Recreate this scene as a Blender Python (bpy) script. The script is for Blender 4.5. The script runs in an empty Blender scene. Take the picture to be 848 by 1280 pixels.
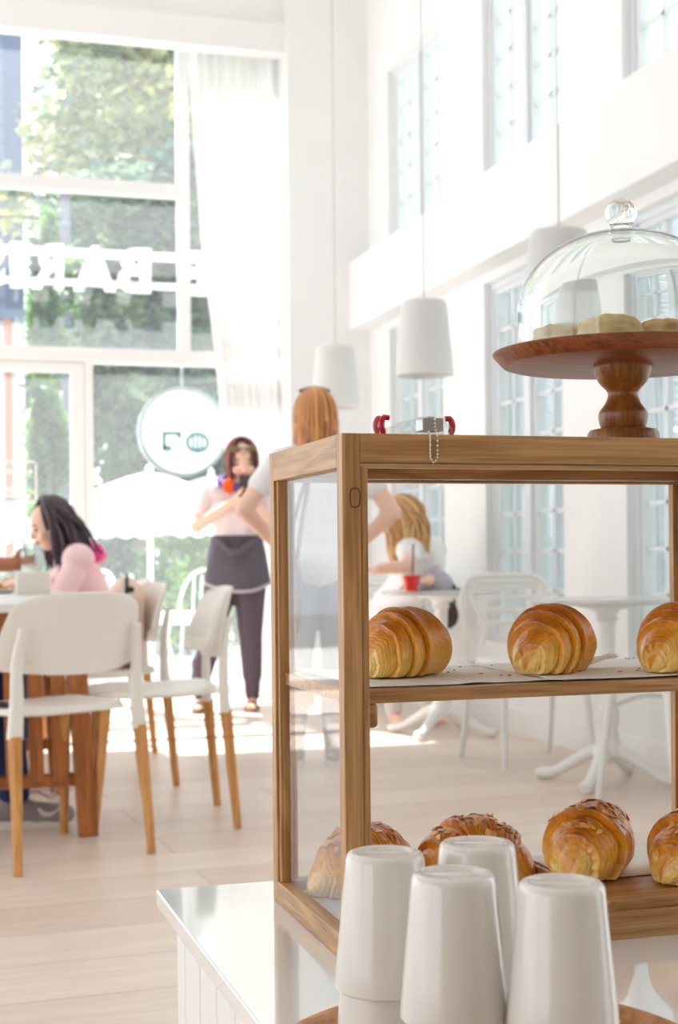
import bpy, bmesh, math, random
from mathutils import Vector, Matrix, Euler, noise
PI = math.pi
random.seed(7)
SC = bpy.context.scene
COL = SC.collection

# ------------------------------------------------------------------ camera model
F = 1800.0; CX = 424.0; HY = 696.0; YAW = math.radians(16.8); ROLL = 0.010; CAMZ = 0.9
FWD = Vector((math.sin(YAW), math.cos(YAW), 0)); RGT0 = Vector((math.cos(YAW), -math.sin(YAW), 0)); Z = Vector((0, 0, 1))
RGT = RGT0*math.cos(ROLL) - Z*math.sin(ROLL); UP = Z*math.cos(ROLL) + RGT0*math.sin(ROLL)
CAM = Vector((0, 0, CAMZ))
def ray(x, y): return FWD + RGT*((x-CX)/F) + UP*((HY-y)/F)
def P(x, y, d): return CAM + ray(x, y)*d
def PY(x, y, Y): r = ray(x, y); return CAM + r*(Y/r.y)
def PX(x, y, X): r = ray(x, y); return CAM + r*(X/r.x)
def PZ(x, y, z): r = ray(x, y); return CAM + r*((z-CAMZ)/r.z)

cam = bpy.data.cameras.new('camera'); camo = bpy.data.objects.new('camera', cam); COL.objects.link(camo)
m = Matrix((RGT, UP, -FWD)).transposed().to_4x4(); m.translation = CAM
camo.matrix_world = m
cam.sensor_fit = 'VERTICAL'; cam.sensor_height = 36.0; cam.sensor_width = 24.0
cam.lens = F/1280*36.0
cam.shift_y = (HY-640)/1280
cam.clip_start = 0.02; cam.clip_end = 200
cam.dof.use_dof = True; cam.dof.focus_distance = 1.27; cam.dof.aperture_fstop = 11.5
SC.camera = camo

# ------------------------------------------------------------------ materials
def newmat(name):
    mt = bpy.data.materials.new(name); mt.use_nodes = True
    nt = mt.node_tree; nt.nodes.clear()
    out = nt.nodes.new('ShaderNodeOutputMaterial')
    return mt, nt, out
def N(nt, t, **kw):
    n = nt.nodes.new(t)
    for k, v in kw.items():
        if k in n.inputs: n.inputs[k].default_value = v
        else: setattr(n, k, v)
    return n
def c4(c): return (c[0], c[1], c[2], 1)
def srgb(r, g, b):
    f = lambda v: ((v/255+0.055)/1.055)**2.4 if v/255 > 0.04045 else v/255/12.92
    return (f(r), f(g), f(b))
def mat(name, col, rough=0.5, metal=0.0, var=0.0, scale=20.0, bump=0.0, coat=0.0, spec=0.5, sss=0.0, stretch=(1,1,1), trans=0.0):
    mt, nt, out = newmat(name)
    b = N(nt, 'ShaderNodeBsdfPrincipled'); b.inputs['Roughness'].default_value = rough
    b.inputs['Metallic'].default_value = metal; b.inputs['Base Color'].default_value = c4(col)
    b.inputs['Coat Weight'].default_value = coat; b.inputs['Coat Roughness'].default_value = 0.08
    b.inputs['Specular IOR Level'].default_value = spec
    if var > 0 or bump > 0:
        tc = N(nt, 'ShaderNodeTexCoord'); mp = N(nt, 'ShaderNodeMapping'); mp.inputs['Scale'].default_value = stretch
        nz = N(nt, 'ShaderNodeTexNoise'); nz.inputs['Scale'].default_value = scale; nz.inputs['Detail'].default_value = 5
        nt.links.new(tc.outputs['Object'], mp.inputs[0]); nt.links.new(mp.outputs[0], nz.inputs['Vector'])
        if var > 0:
            cr = N(nt, 'ShaderNodeValToRGB')
            cr.color_ramp.elements[0].position = 0.3; cr.color_ramp.elements[1].position = 0.7
            cr.color_ramp.elements[0].color = c4([max(0, v*(1-var)) for v in col])
            cr.color_ramp.elements[1].color = c4([min(1, v*(1+var*0.6)) for v in col])
            nt.links.new(nz.outputs['Fac'], cr.inputs[0]); nt.links.new(cr.outputs[0], b.inputs['Base Color'])
        if bump > 0:
            bp = N(nt, 'ShaderNodeBump'); bp.inputs['Strength'].default_value = bump; bp.inputs['Distance'].default_value = 0.01
            nt.links.new(nz.outputs['Fac'], bp.inputs['Height']); nt.links.new(bp.outputs[0], b.inputs['Normal'])
    if trans > 0:
        tr = N(nt, 'ShaderNodeBsdfTranslucent'); tr.inputs['Color'].default_value = c4(col)
        mx = N(nt, 'ShaderNodeMixShader'); mx.inputs[0].default_value = trans
        nt.links.new(b.outputs[0], mx.inputs[1]); nt.links.new(tr.outputs[0], mx.inputs[2]); nt.links.new(mx.outputs[0], out.inputs[0])
    else:
        nt.links.new(b.outputs[0], out.inputs[0])
    return mt
def wood(name, dark, light, axis='X', scale=1.0, rough=0.42, contrast=1.0):
    mt, nt, out = newmat(name)
    b = N(nt, 'ShaderNodeBsdfPrincipled'); b.inputs['Roughness'].default_value = rough
    tc = N(nt, 'ShaderNodeTexCoord'); mp = N(nt, 'ShaderNodeMapping')
    s = [22*scale]*3; s['XYZ'.index(axis)] = 1.6*scale; mp.inputs['Scale'].default_value = s
    n1 = N(nt, 'ShaderNodeTexNoise'); n1.inputs['Scale'].default_value = 2.2; n1.inputs['Detail'].default_value = 3; n1.inputs['Distortion'].default_value = 0.6
    mp2 = N(nt, 'ShaderNodeMapping'); s2 = [160*scale]*3; s2['XYZ'.index(axis)] = 5*scale; mp2.inputs['Scale'].default_value = s2
    n2 = N(nt, 'ShaderNodeTexNoise'); n2.inputs['Scale'].default_value = 2.5; n2.inputs['Detail'].default_value = 4
    wv = N(nt, 'ShaderNodeMath', operation='SINE'); mu = N(nt, 'ShaderNodeMath', operation='MULTIPLY'); mu.inputs[1].default_value = 26
    ad = N(nt, 'ShaderNodeMath', operation='MULTIPLY_ADD'); ad.inputs[1].default_value = 0.11; ad.inputs[2].default_value = 0.0
    ad2 = N(nt, 'ShaderNodeMath', operation='MULTIPLY_ADD'); ad2.inputs[1].default_value = 0.75
    L = nt.links.new
    L(tc.outputs['Object'], mp.inputs[0]); L(mp.outputs[0], n1.inputs['Vector']); L(tc.outputs['Object'], mp2.inputs[0]); L(mp2.outputs[0], n2.inputs['Vector'])
    L(n1.outputs['Fac'], mu.inputs[0]); L(mu.outputs[0], wv.inputs[0]); L(wv.outputs[0], ad.inputs[0])
    L(n2.outputs['Fac'], ad2.inputs[0]); L(ad.outputs[0], ad2.inputs[2])
    cr = N(nt, 'ShaderNodeValToRGB'); cr.color_ramp.elements[0].position = 0.12; cr.color_ramp.elements[1].position = 0.62
    cr.color_ramp.elements[0].color = c4(dark); cr.color_ramp.elements[1].color = c4(light)
    L(ad2.outputs[0], cr.inputs[0]); L(cr.outputs[0], b.inputs['Base Color'])
    bp = N(nt, 'ShaderNodeBump'); bp.inputs['Strength'].default_value = 0.12; bp.inputs['Distance'].default_value = 0.002
    L(n2.outputs['Fac'], bp.inputs['Height']); L(bp.outputs[0], b.inputs['Normal'])
    L(b.outputs[0], out.inputs[0])
    return mt
def pane_mat(name, tint=(1,1,1), refl=1.0, haze=0.0, hazecol=(1,1,1)):
    mt, nt, out = newmat(name)
    t = N(nt, 'ShaderNodeBsdfTransparent'); t.inputs[0].default_value = c4(tint)
    g = N(nt, 'ShaderNodeBsdfGlossy'); g.inputs['Roughness'].default_value = 0.0
    lw = N(nt, 'ShaderNodeLayerWeight'); lw.inputs['Blend'].default_value = 0.5
    pw = N(nt, 'ShaderNodeMath', operation='POWER'); pw.inputs[1].default_value = 5.0
    mu = N(nt, 'ShaderNodeMath', operation='MULTIPLY_ADD'); mu.inputs[1].default_value = 0.9*refl; mu.inputs[2].default_value = 0.035*refl
    mx = N(nt, 'ShaderNodeMixShader'); L = nt.links.new
    L(lw.outputs['Facing'], pw.inputs[0]); L(pw.outputs[0], mu.inputs[0]); L(mu.outputs[0], mx.inputs[0]); L(t.outputs[0], mx.inputs[1]); L(g.outputs[0], mx.inputs[2])
    last = mx
    if haze > 0:
        tl = N(nt, 'ShaderNodeBsdfTranslucent'); tl.inputs[0].default_value = c4(hazecol)
        m2 = N(nt, 'ShaderNodeMixShader'); m2.inputs[0].default_value = haze
        L(mx.outputs[0], m2.inputs[1]); L(tl.outputs[0], m2.inputs[2]); last = m2
    L(last.outputs[0], out.inputs[0])
    return mt
def glass_mat(name, ior=1.45, col=(1,1,1)):
    mt, nt, out = newmat(name)
    b = N(nt, 'ShaderNodeBsdfGlass'); b.inputs['IOR'].default_value = ior; b.inputs['Roughness'].default_value = 0.0; b.inputs['Color'].default_value = c4(col)
    nt.links.new(b.outputs[0], out.inputs[0]); return mt
def attr_mat(name, attr='col', rough=0.45, trans=0.0, coat=0.0, bump=0.0, bscale=200.0, var=0.0, spec=0.5):
    mt, nt, out = newmat(name)
    L = nt.links.new
    b = N(nt, 'ShaderNodeBsdfPrincipled'); b.inputs['Roughness'].default_value = rough; b.inputs['Coat Weight'].default_value = coat; b.inputs['Specular IOR Level'].default_value = spec
    b.inputs['Coat Roughness'].default_value = 0.25
    a = N(nt, 'ShaderNodeAttribute'); a.attribute_name = attr
    src = a.outputs['Color']
    if var > 0 or bump > 0:
        tc = N(nt, 'ShaderNodeTexCoord'); nz = N(nt, 'ShaderNodeTexNoise'); nz.inputs['Scale'].default_value = bscale; nz.inputs['Detail'].default_value = 4
        L(tc.outputs['Object'], nz.inputs['Vector'])
    if var > 0:
        mr = N(nt, 'ShaderNodeMapRange'); mr.inputs[1].default_value = 0.3; mr.inputs[2].default_value = 0.7; mr.inputs[3].default_value = 1-var; mr.inputs[4].default_value = 1+var
        L(nz.outputs['Fac'], mr.inputs[0])
        vm = N(nt, 'ShaderNodeVectorMath', operation='SCALE'); L(src, vm.inputs[0]); L(mr.outputs[0], vm.inputs['Scale']); src = vm.outputs[0]
    L(src, b.inputs['Base Color'])
    if bump > 0:
        bp = N(nt, 'ShaderNodeBump'); bp.inputs['Strength'].default_value = bump; bp.inputs['Distance'].default_value = 0.002
        L(nz.outputs['Fac'], bp.inputs['Height']); L(bp.outputs[0], b.inputs['Normal'])
    last = b
    if trans > 0:
        tl = N(nt, 'ShaderNodeBsdfTranslucent'); L(a.outputs['Color'], tl.inputs[0])
        mx = N(nt, 'ShaderNodeMixShader'); mx.inputs[0].default_value = trans
        L(b.outputs[0], mx.inputs[1]); L(tl.outputs[0], mx.inputs[2]); last = mx
    L(last.outputs[0], out.inputs[0])
    return mt

# ------------------------------------------------------------------ mesh builder
class MB:
    def __init__(s): s.v = []; s.f = []; s.c = {}
    def add(s, vs, fs, col=None):
        o = len(s.v); s.v += [tuple(v) for v in vs]; s.f += [tuple(i+o for i in f) for f in fs]
        if col is not None:
            for i in range(len(vs)): s.c[o+i] = col
        return s
    def box(s, x0, x1, y0, y1, z0, z1, M=None, b=0.0):
        bm = bmesh.new(); bmesh.ops.create_cube(bm, size=1)
        for v in bm.verts: v.co = Vector(((x0+x1)/2+v.co.x*(x1-x0), (y0+y1)/2+v.co.y*(y1-y0), (z0+z1)/2+v.co.z*(z1-z0)))
        if b > 0: bmesh.ops.bevel(bm, geom=list(bm.edges), offset=b, segments=2, affect='EDGES', profile=0.5)
        s.frombm(bm, M); return s
    def frombm(s, bm, M=None, col=None):
        bm.verts.ensure_lookup_table(); bm.verts.index_update()
        vs = [(M @ v.co if M else v.co.copy()) for v in bm.verts]
        s.add(vs, [[v.index for v in f.verts] for f in bm.faces], col); bm.free(); return s
    def tube(s, pts, rad, seg=12, cap=True, col=None, flat=1.0, closed=False):
        pts = [Vector(p) for p in pts]; n = len(pts)
        if not hasattr(rad, '__len__'): rad = [rad]*n
        vs = []; fs = []; up = None
        for i, p in enumerate(pts):
            if closed: t = pts[(i+1) % n]-pts[i-1]
            else: t = (pts[min(i+1, n-1)]-pts[max(i-1, 0)])
            t.normalize()
            if up is None:
                up = Vector((0, 0, 1)) if abs(t.z) < 0.9 else Vector((0, 1, 0))
            a = t.cross(up)
            if a.length < 1e-5: a = t.cross(Vector((1, 0.1, 0)))
            a.normalize(); b = a.cross(t); b.normalize(); up = b
            for k in range(seg):
                an = 2*PI*k/seg; vs.append(p + (a*math.cos(an) + b*math.sin(an)*flat)*rad[i])
        for i in range(n if closed else n-1):
            for k in range(seg):
                k2 = (k+1) % seg; j = (i+1) % n
                fs.append((i*seg+k, i*seg+k2, j*seg+k2, j*seg+k))
        if cap and not closed:
            fs.append(tuple(range(seg))[::-1]); fs.append(tuple((n-1)*seg+k for k in range(seg)))
        s.add(vs, fs, col); return s
    def bar(s, p0, p1, w, h, up=(0, 0, 1), b=0.0):
        p0 = Vector(p0); p1 = Vector(p1); t = (p1-p0); L = t.length; t.normalize(); up = Vector(up)
        a = t.cross(up)
        if a.length < 1e-5: a = t.cross(Vector((0, 1, 0)))
        a.normalize(); c = a.cross(t)
        M = Matrix((a, t, c)).transposed().to_4x4(); M.translation = p0
        return s.box(-w/2, w/2, 0, L, -h/2, h/2, M, b)
    def lathe(s, prof, seg=48, c=(0, 0, 0), M=None, col=None, ends=True):
        vs = []; fs = []; n = len(prof); c = Vector(c)
        for (r, z) in prof:
            for k in range(seg):
                a = 2*PI*k/seg; p = c+Vector((r*math.cos(a), r*math.sin(a), z)); vs.append(M @ p if M else p)
        for i in range(n-1):
            for k in range(seg):
                k2 = (k+1) % seg; fs.append((i*seg+k, i*seg+k2, (i+1)*seg+k2, (i+1)*seg+k))
        if ends and prof[0][0] > 1e-6: fs.append(tuple(range(seg))[::-1])
        if ends and prof[-1][0] > 1e-6: fs.append(tuple((n-1)*seg+k for k in range(seg)))
        s.add(vs, fs, col); return s
    def ell(s, c, r, M=None, seg=24, rings=14, col=None):
        vs = []; fs = []; c = Vector(c)
        for i in range(rings+1):
            th = PI*i/rings
            for k in range(seg):
                a = 2*PI*k/seg; p = Vector((r[0]*math.sin(th)*math.cos(a), r[1]*math.sin(th)*math.sin(a), r[2]*math.cos(th)))
                vs.append(c + (M @ p if M else p))
        for i in range(rings):
            for k in range(seg):
                k2 = (k+1) % seg; fs.append((i*seg+k, (i+1)*seg+k, (i+1)*seg+k2, i*seg+k2))
        s.add(vs, fs, col); return s
    def cap(s, p0, p1, r0, r1, seg=16):
        p0 = Vector(p0); p1 = Vector(p1); t = p1-p0; L = t.length
        if L < 1e-6: return s.ell(p0, (r0, r0, r0))
        t.normalize(); pts = []; rad = []
        for i in range(6):
            a = PI/2*(1-i/5); pts.append(p0 - t*r0*math.sin(a)); rad.append(max(r0*math.cos(a), 1e-4))
        for i in range(1, 4):
            pts.append(p0+t*L*i/4); rad.append(r0+(r1-r0)*i/4)
        for i in range(6):
            a = PI/2*i/5; pts.append(p1 + t*r1*math.sin(a)); rad.append(max(r1*math.cos(a), 1e-4))
        return s.tube(pts, rad, seg)
    def grid(s, fn, nu, nv, closed_v=False, colfn=None):
        o = len(s.v)
        for i in range(nu+1):
            for j in range(nv if closed_v else nv+1):
                u = i/nu; v = j/nv; s.v.append(tuple(fn(u, v)))
                if colfn: s.c[len(s.v)-1] = colfn(u, v)
        w = nv if closed_v else nv+1
        for i in range(nu):
            for j in range(nv):
                j2 = (j+1) % w; s.f.append((o+i*w+j, o+(i+1)*w+j, o+(i+1)*w+j2, o+i*w+j2))
        return s
    def prism(s, poly, y0, y1, M=None):
        n = len(poly)
        vs = [Vector((p[0], y0, p[1])) for p in poly]+[Vector((p[0], y1, p[1])) for p in poly]
        if M: vs = [M @ v for v in vs]
        fs = [tuple(range(n)), tuple(range(2*n-1, n-1, -1))]+[(i, i+n, (i+1) % n+n, (i+1) % n) for i in range(n)]
        s.add(vs, fs); return s
    def build(s, name, material, parent=None, smooth=True, angle=40, loc=None, mods=None):
        me = bpy.data.meshes.new(name); me.from_pydata(s.v, [], s.f); me.validate()
        if s.c:
            at = me.color_attributes.new('col', 'FLOAT_COLOR', 'POINT')
            for i in range(len(me.vertices)):
                c = s.c.get(i, (1, 1, 1)); at.data[i].color = (c[0], c[1], c[2], 1)
        bm = bmesh.new(); bm.from_mesh(me); bmesh.ops.recalc_face_normals(bm, faces=bm.faces)
        if smooth:
            ca = math.cos(math.radians(angle))
            for f in bm.faces: f.smooth = True
            for e in bm.edges:
                if len(e.link_faces) == 2 and e.link_faces[0].normal.dot(e.link_faces[1].normal) < ca: e.smooth = False
        bm.to_mesh(me); bm.free()
        o = bpy.data.objects.new(name, me); COL.objects.link(o)
        if material: me.materials.append(material)
        if parent: o.parent = parent
        if loc is not None: o.location = loc
        return o
def remesh(o, vox, smooth=6):
    md = o.modifiers.new('remesh', 'REMESH'); md.mode = 'VOXEL'; md.voxel_size = vox; md.use_smooth_shade = True
    if smooth:
        s = o.modifiers.new('smooth', 'SMOOTH'); s.iterations = smooth; s.factor = 0.5
    return o
def tag(o, label, cat, group=None):
    o['label'] = label; o['category'] = cat
    if group: o['group'] = group
    return o
def thing(name, label, cat, loc=(0, 0, 0), rz=0.0, group=None):
    o = bpy.data.objects.new(name, None); COL.objects.link(o); o.location = loc; o.rotation_euler = (0, 0, rz); o.empty_display_size = 0.05
    return tag(o, label, cat, group)
def struct(o): o['kind'] = 'structure'; return o
def dup(root, loc, rz, label, group=None):
    r = root.copy(); COL.objects.link(r); r.location = loc; r.rotation_euler = (0, 0, rz); r['label'] = label
    if group: r['group'] = group
    for ch in list(root.children):
        c = ch.copy(); COL.objects.link(c); c.parent = r
        for g in list(ch.children):
            d = g.copy(); COL.objects.link(d); d.parent = c
    return r
def bez(p, n=12):
    """Catmull-Rom through points"""
    p = [Vector(q) for q in p]; q = [p[0]*2-p[1]]+p+[p[-1]*2-p[-2]]; out = []
    for i in range(1, len(q)-2):
        for k in range(n):
            t = k/n; a, b, c, d = q[i-1], q[i], q[i+1], q[i+2]
            out.append(0.5*((2*b)+(c-a)*t+(2*a-5*b+4*c-d)*t*t+(3*b-a-3*c+d)*t**3))
    out.append(p[-1]); return out
def lerp(a, b, t): return a+(b-a)*t
def mixc(a, b, t): t = max(0, min(1, t)); return tuple(a[i]+(b[i]-a[i])*t for i in range(3))
# ================================================================== SETTING
XW = 2.95; YG = 9.45; YC = 9.02; CEIL = 5.0
M_wall = mat('white_plaster', (0.845, 0.85, 0.855), 0.7, var=0.02, scale=3)
M_paint = mat('white_gloss_paint', (0.86, 0.86, 0.85), 0.35)
M_frame = mat('white_window_frame', (0.84, 0.85, 0.86), 0.4)
M_sash = mat('white_sash_backlit_shade', (0.73, 0.765, 0.80), 0.4)  # white sashes, with their grey-blue backlit shade put into the colour
M_pane = pane_mat('window_glass', (0.97, 0.985, 0.985), 0.8, haze=0.05, hazecol=(0.97, 0.99, 1.0))  # translucent white mixed in to imitate veiling glare over the outdoors
M_pane_side = pane_mat('side_window_glass', (0.97, 0.977, 0.98), 0.8)
# floor boards
def floor_mat():
    mt, nt, out = newmat('pale_floor_boards'); L = nt.links.new
    b = N(nt, 'ShaderNodeBsdfPrincipled'); b.inputs['Roughness'].default_value = 0.38
    tc = N(nt, 'ShaderNodeTexCoord'); mp = N(nt, 'ShaderNodeMapping'); mp.inputs['Rotation'].default_value = (0, 0, math.radians(-3))
    br = N(nt, 'ShaderNodeTexBrick'); br.offset = 0.37; br.inputs['Scale'].default_value = 1.0
    br.inputs['Brick Width'].default_value = 1.6; br.inputs['Row Height'].default_value = 0.27; br.inputs['Mortar Size'].default_value = 0.0035; br.inputs['Mortar Smooth'].default_value = 0.3
    br.inputs['Color1'].default_value = c4(srgb(232, 216, 203)); br.inputs['Color2'].default_value = c4(srgb(219, 201, 187)); br.inputs['Mortar'].default_value = c4(srgb(196, 176, 162))
    mp2 = N(nt, 'ShaderNodeMapping'); mp2.inputs['Scale'].default_value = (2.0, 26, 1)
    nz = N(nt, 'ShaderNodeTexNoise'); nz.inputs['Scale'].default_value = 1.6; nz.inputs['Detail'].default_value = 6; nz.inputs['Distortion'].default_value = 0.8
    mr = N(nt, 'ShaderNodeMapRange'); mr.inputs[1].default_value = 0.3; mr.inputs[2].default_value = 0.7; mr.inputs[3].default_value = 0.9; mr.inputs[4].default_value = 1.08
    vm = N(nt, 'ShaderNodeVectorMath', operation='SCALE')
    L(tc.outputs['Object'], mp.inputs[0]); L(mp.outputs[0], br.inputs['Vector']); L(mp.outputs[0], mp2.inputs[0]); L(mp2.outputs[0], nz.inputs['Vector'])
    L(nz.outputs['Fac'], mr.inputs[0]); L(br.outputs['Color'], vm.inputs[0]); L(mr.outputs[0], vm.inputs['Scale']); L(vm.outputs[0], b.inputs['Base Color'])
    bp = N(nt, 'ShaderNodeBump'); bp.inputs['Strength'].default_value = 0.25; bp.inputs['Distance'].default_value = 0.003; bp.invert = True
    L(br.outputs['Fac'], bp.inputs['Height']); L(bp.outputs[0], b.inputs['Normal'])
    L(b.outputs[0], out.inputs[0]); return mt
XL = -4.2; YB = -2.8
struct(MB().box(XL, XW+0.25, YB, YG+0.06, -0.1, 0).build('floor', floor_mat(), smooth=False))
struct(MB().box(XL, XW+0.25, YB, YG+0.3, CEIL, CEIL+0.15).build('ceiling', M_wall, smooth=False))
struct(MB().box(XL, XW+0.25, YB-0.15, YB, -0.1, CEIL).build('wall_back', mat('warm_grey_back_wall', srgb(158, 144, 130), 0.7), smooth=False))
# left wall, out of view: piers and header, open bays shaped for fill light
mb = MB().box(XL-0.2, XL, YB, YG+0.06, 3.1, CEIL)
for y in (-2.8, 0.2, 3.2, 6.2, 9.1): mb.box(XL-0.2, XL, y, y+0.3, 0, 3.1)
struct(mb.build('wall_left', M_wall, smooth=False))
# right wall with six openings
WY = [(7.68, 8.62), (6.13, 7.07), (4.58, 5.52), (3.03, 3.97), (1.48, 2.42), (-0.07, 0.87)]
LZ = (0.45, 2.335); UZ = (2.66, 3.96); WT = 0.16
mb = MB()
ys = [YB]+sorted([y for w in WY for y in w])+[YC+0.02]
for i in range(len(ys)-1):
    a, b = ys[i], ys[i+1]
    if (a, b) in WY:
        mb.box(XW, XW+WT, a, b, -0.1, LZ[0]); mb.box(XW, XW+WT, a, b, LZ[1], UZ[0]); mb.box(XW, XW+WT, a, b, UZ[1], CEIL)
    else: mb.box(XW, XW+WT, a, b, -0.1, CEIL)
struct(mb.build('wall_right', M_wall, smooth=False))
struct(MB().box(2.811, XW, YB, YC+0.01, 2.385, 2.826, b=0.004).build('trim_1', M_wall, smooth=False))
struct(MB().box(XW-0.018, XW, YB, YC, 0, 0.13, b=0.003).build('baseboard_right', M_paint, smooth=False))
struct(MB().box(2.404, XW+WT, YC, YG+0.3, -0.1, CEIL).build('wall_corner', M_wall, smooth=False))
# pelmet / bulkhead over the big window
struct(MB().box(XL, 2.404, YC+0.04, YC+0.17, 4.18, 4.37).box(XL, 2.404, YC+0.09, YC+0.17, 4.37, CEIL).box(XL, 2.404, YG-0.05, YG+0.3, 4.6, CEIL).build('wall_front', M_wall, smooth=False))
# side windows: frame, sashes with glazing bars, panes
def side_window(n, y0, y1, z0, z1, rows):
    f = MB(); xa = XW+0.05; xb = XW+0.10; t = 0.035
    f.box(xa-0.01, xb+0.02, y0, y0+t, z0, z1); f.box(xa-0.01, xb+0.02, y1-t, y1, z0, z1)
    f.box(xa-0.01, xb+0.02, y0+t, y1-t, z0, z0+t); f.box(xa-0.01, xb+0.02, y0+t, y1-t, z1-t, z1)
    ym = (y0+y1)/2; f.box(xa-0.02, xb+0.02, ym-0.035, ym+0.035, z0+t, z1-t)
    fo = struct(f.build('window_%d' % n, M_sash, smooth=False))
    for (a, b) in ((y0+t, ym-0.035), (ym+0.035, y1-t)):
        s = MB(); q = 0.028
        s.box(xa, xb, a, a+q, z0+t, z1-t); s.box(xa, xb, b-q, b, z0+t, z1-t); s.box(xa, xb, a+q, b-q, z0+t, z0+t+q+0.02); s.box(xa, xb, a+q, b-q, z1-t-q, z1-t)
        za, zb = z0+t+q+0.02, z1-t-q
        s.box(xa+0.012, xb-0.01, (a+b)/2-0.009, (a+b)/2+0.009, za, zb)
        for r in range(1, rows):
            z = za+(zb-za)*r/rows; s.box(xa+0.012, xb-0.01, a+q, b-q, z-0.009, z+0.009)
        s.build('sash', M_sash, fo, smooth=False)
        MB().box(xa+0.028, xa+0.032, a+q, b-q, za, zb).build('glass', M_pane_side, fo, smooth=False)
k = 1
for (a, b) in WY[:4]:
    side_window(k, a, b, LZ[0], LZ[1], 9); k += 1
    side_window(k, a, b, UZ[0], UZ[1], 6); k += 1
# pale blue louvred shutters folded out beside the lower windows
M_shut = mat('pale_blue_shutter', srgb(203, 207, 213), 0.6)
first = None
for n_, (a, b) in enumerate(WY[:4]):
    where = ('farthest lower side window', 'lower side window behind the curved-back chair', 'lower side window at the right edge', 'lower side window nearest the camera')[n_]
    for side, y, lab in ((1, b-0.005, 'far'), (0, a+0.028, 'near'), (2, (a+b)/2-0.01, 'middle')):
        if first is None:
            first = thing('window_shutter', 'x', 'shutter', (XW+WT, y, LZ[0]), 0, 'pale blue shutters outside the side windows')
            hS = LZ[1]-LZ[0]
            MB().box(0.0, 0.045, -0.025, 0, 0, hS).box(0.315, 0.36, -0.025, 0, 0, hS).box(0.045, 0.315, -0.025, 0, 0, 0.07).box(0.045, 0.315, -0.025, 0, hS-0.07, hS).box(0.045, 0.315, -0.025, 0, hS/2-0.03, hS/2+0.03).build('frame', M_shut, first, smooth=False)
            lv = MB(); z = 0.09
            while z < hS-0.09:
                if abs(z-hS/2) > 0.05: lv.bar((0.045, -0.0125, z), (0.315, -0.0125, z), 0.006, 0.034, (0, 0.5, 1))
                z += 0.034
            lv.build('louvres', M_shut, first, smooth=False); o = first
        else: o = dup(first, (XW+WT, y, LZ[0]), 0, 'x')
        o['label'] = 'pale louvred shutter, %s one outside the %s' % (lab, where)
# front window wall, glazing frame
def fz(x, y, Y=YG): return PY(x, y, Y)
zt = fz(0, 443).z; zm = fz(0, 226).z
Xm = fz(229, 300).x; Xd = fz(103, 500).x
mb = MB()
mb.box(XL, 2.404, YG-0.05, YG+0.05, zt-0.04, zt+0.055)            # transom
mb.box(XL, Xm, YG-0.04, YG+0.04, zm-0.043, zm+0.043)               # upper glazing bar
mb.box(XL, 2.404, YG-0.05, YG+0.05, 4.54, 4.6)
mb.box(Xm-0.036, Xm+0.036, YG-0.05, YG+0.05, zt+0.055, 4.54)        # upper mullion
mb.box(Xd+0.012, Xd+0.065, YG-0.05, YG+0.05, 0, zt-0.04)           # post beside the door
mb.box(Xd+0.065, 2.404, YG-0.05, YG+0.05, 0, 0.07)
mb.box(XL, XL+0.08, YG-0.05, YG+0.05, 0, 4.2)
for x in (-0.35, -1.9, -3.2): mb.box(x-0.04, x+0.04, YG-0.05, YG+0.05, zt+0.055, 4.54)
for x in (-1.05, -2.6): mb.box(x-0.04, x+0.04, YG-0.05, YG+0.05, 0, zt-0.04)
mb.box(XL, -1.05, YG-0.05, YG+0.05, 0, 0.07)
wf = struct(mb.build('window_20', M_frame, smooth=False))
g = MB().box(XL, 2.404, YG-0.004, YG+0.004, zt+0.055, 4.54).box(Xd+0.065, 2.404, YG-0.004, YG+0.004, 0.07, zt-0.04).box(XL, -1.05, YG-0.004, YG+0.004, 0.07, zt-0.04)
g.build('glass', M_pane, wf, smooth=False)
# glass door (two leaves)
dz = zt-0.045
mb = MB()
for (a, b) in ((0.03, Xd+0.008), (-1.01, 0.02)):
    w = 0.085
    mb.box(a, a+w, YG-0.03, YG+0.03, 0.01, dz); mb.box(b-w, b, YG-0.03, YG+0.03, 0.01, dz)
    mb.box(a+w, b-w, YG-0.03, YG+0.03, 0.01, 0.14); mb.box(a+w, b-w, YG-0.03, YG+0.03, dz-0.06, dz)
do = struct(mb.build('door_1', M_frame, smooth=False))
MB().box(0.115, Xd-0.077, YG-0.004, YG+0.004, 0.14, dz-0.06).box(-0.925, -0.065, YG-0.004, YG+0.004, 0.14, dz-0.06).build('glass', M_pane, do, smooth=False)
M_decal = mat('white_vinyl', (0.9, 0.9, 0.9), 0.5)
M_steel = mat('brushed_steel', (0.62, 0.62, 0.6), 0.28, 1.0)
MB().tube([(0.08, YG-0.08, 0.85), (0.08, YG-0.08, 1.35)], 0.014).tube([(0.08, YG-0.08, 0.9), (0.08, YG-0.02, 0.9)], 0.008).tube([(0.08, YG-0.08, 1.3), (0.08, YG-0.02, 1.3)], 0.008).build('door_handle', M_steel, do)
# white vinyl panel of lettering on the door glass (opening hours, too soft to read: rows of strokes)
a = fz(46, 576); b = fz(-40, 622)
mb = MB(); y0, y1 = YG-0.0065, YG-0.0045
mb.box(b.x, a.x, y0, y1, a.z-0.012, a.z); mb.box(a.x-0.012, a.x, y0, y1, b.z-0.02, a.z); mb.box(b.x, a.x, y0, y1, b.z-0.032, b.z-0.02); mb.box(b.x, b.x+0.012, y0, y1, b.z-0.02, a.z)
for zz, x0 in ((589, 40), (612, 22), (620, 38)):
    q = fz(x0, zz); x = q.x
    for kx in range(9):
        w = random.uniform(0.018, 0.034); mb.box(x-w, x, y0, y1, q.z-0.014, q.z+0.014); x -= w+0.01
mb.build('door_lettering', M_decal, do, smooth=False)
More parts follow.
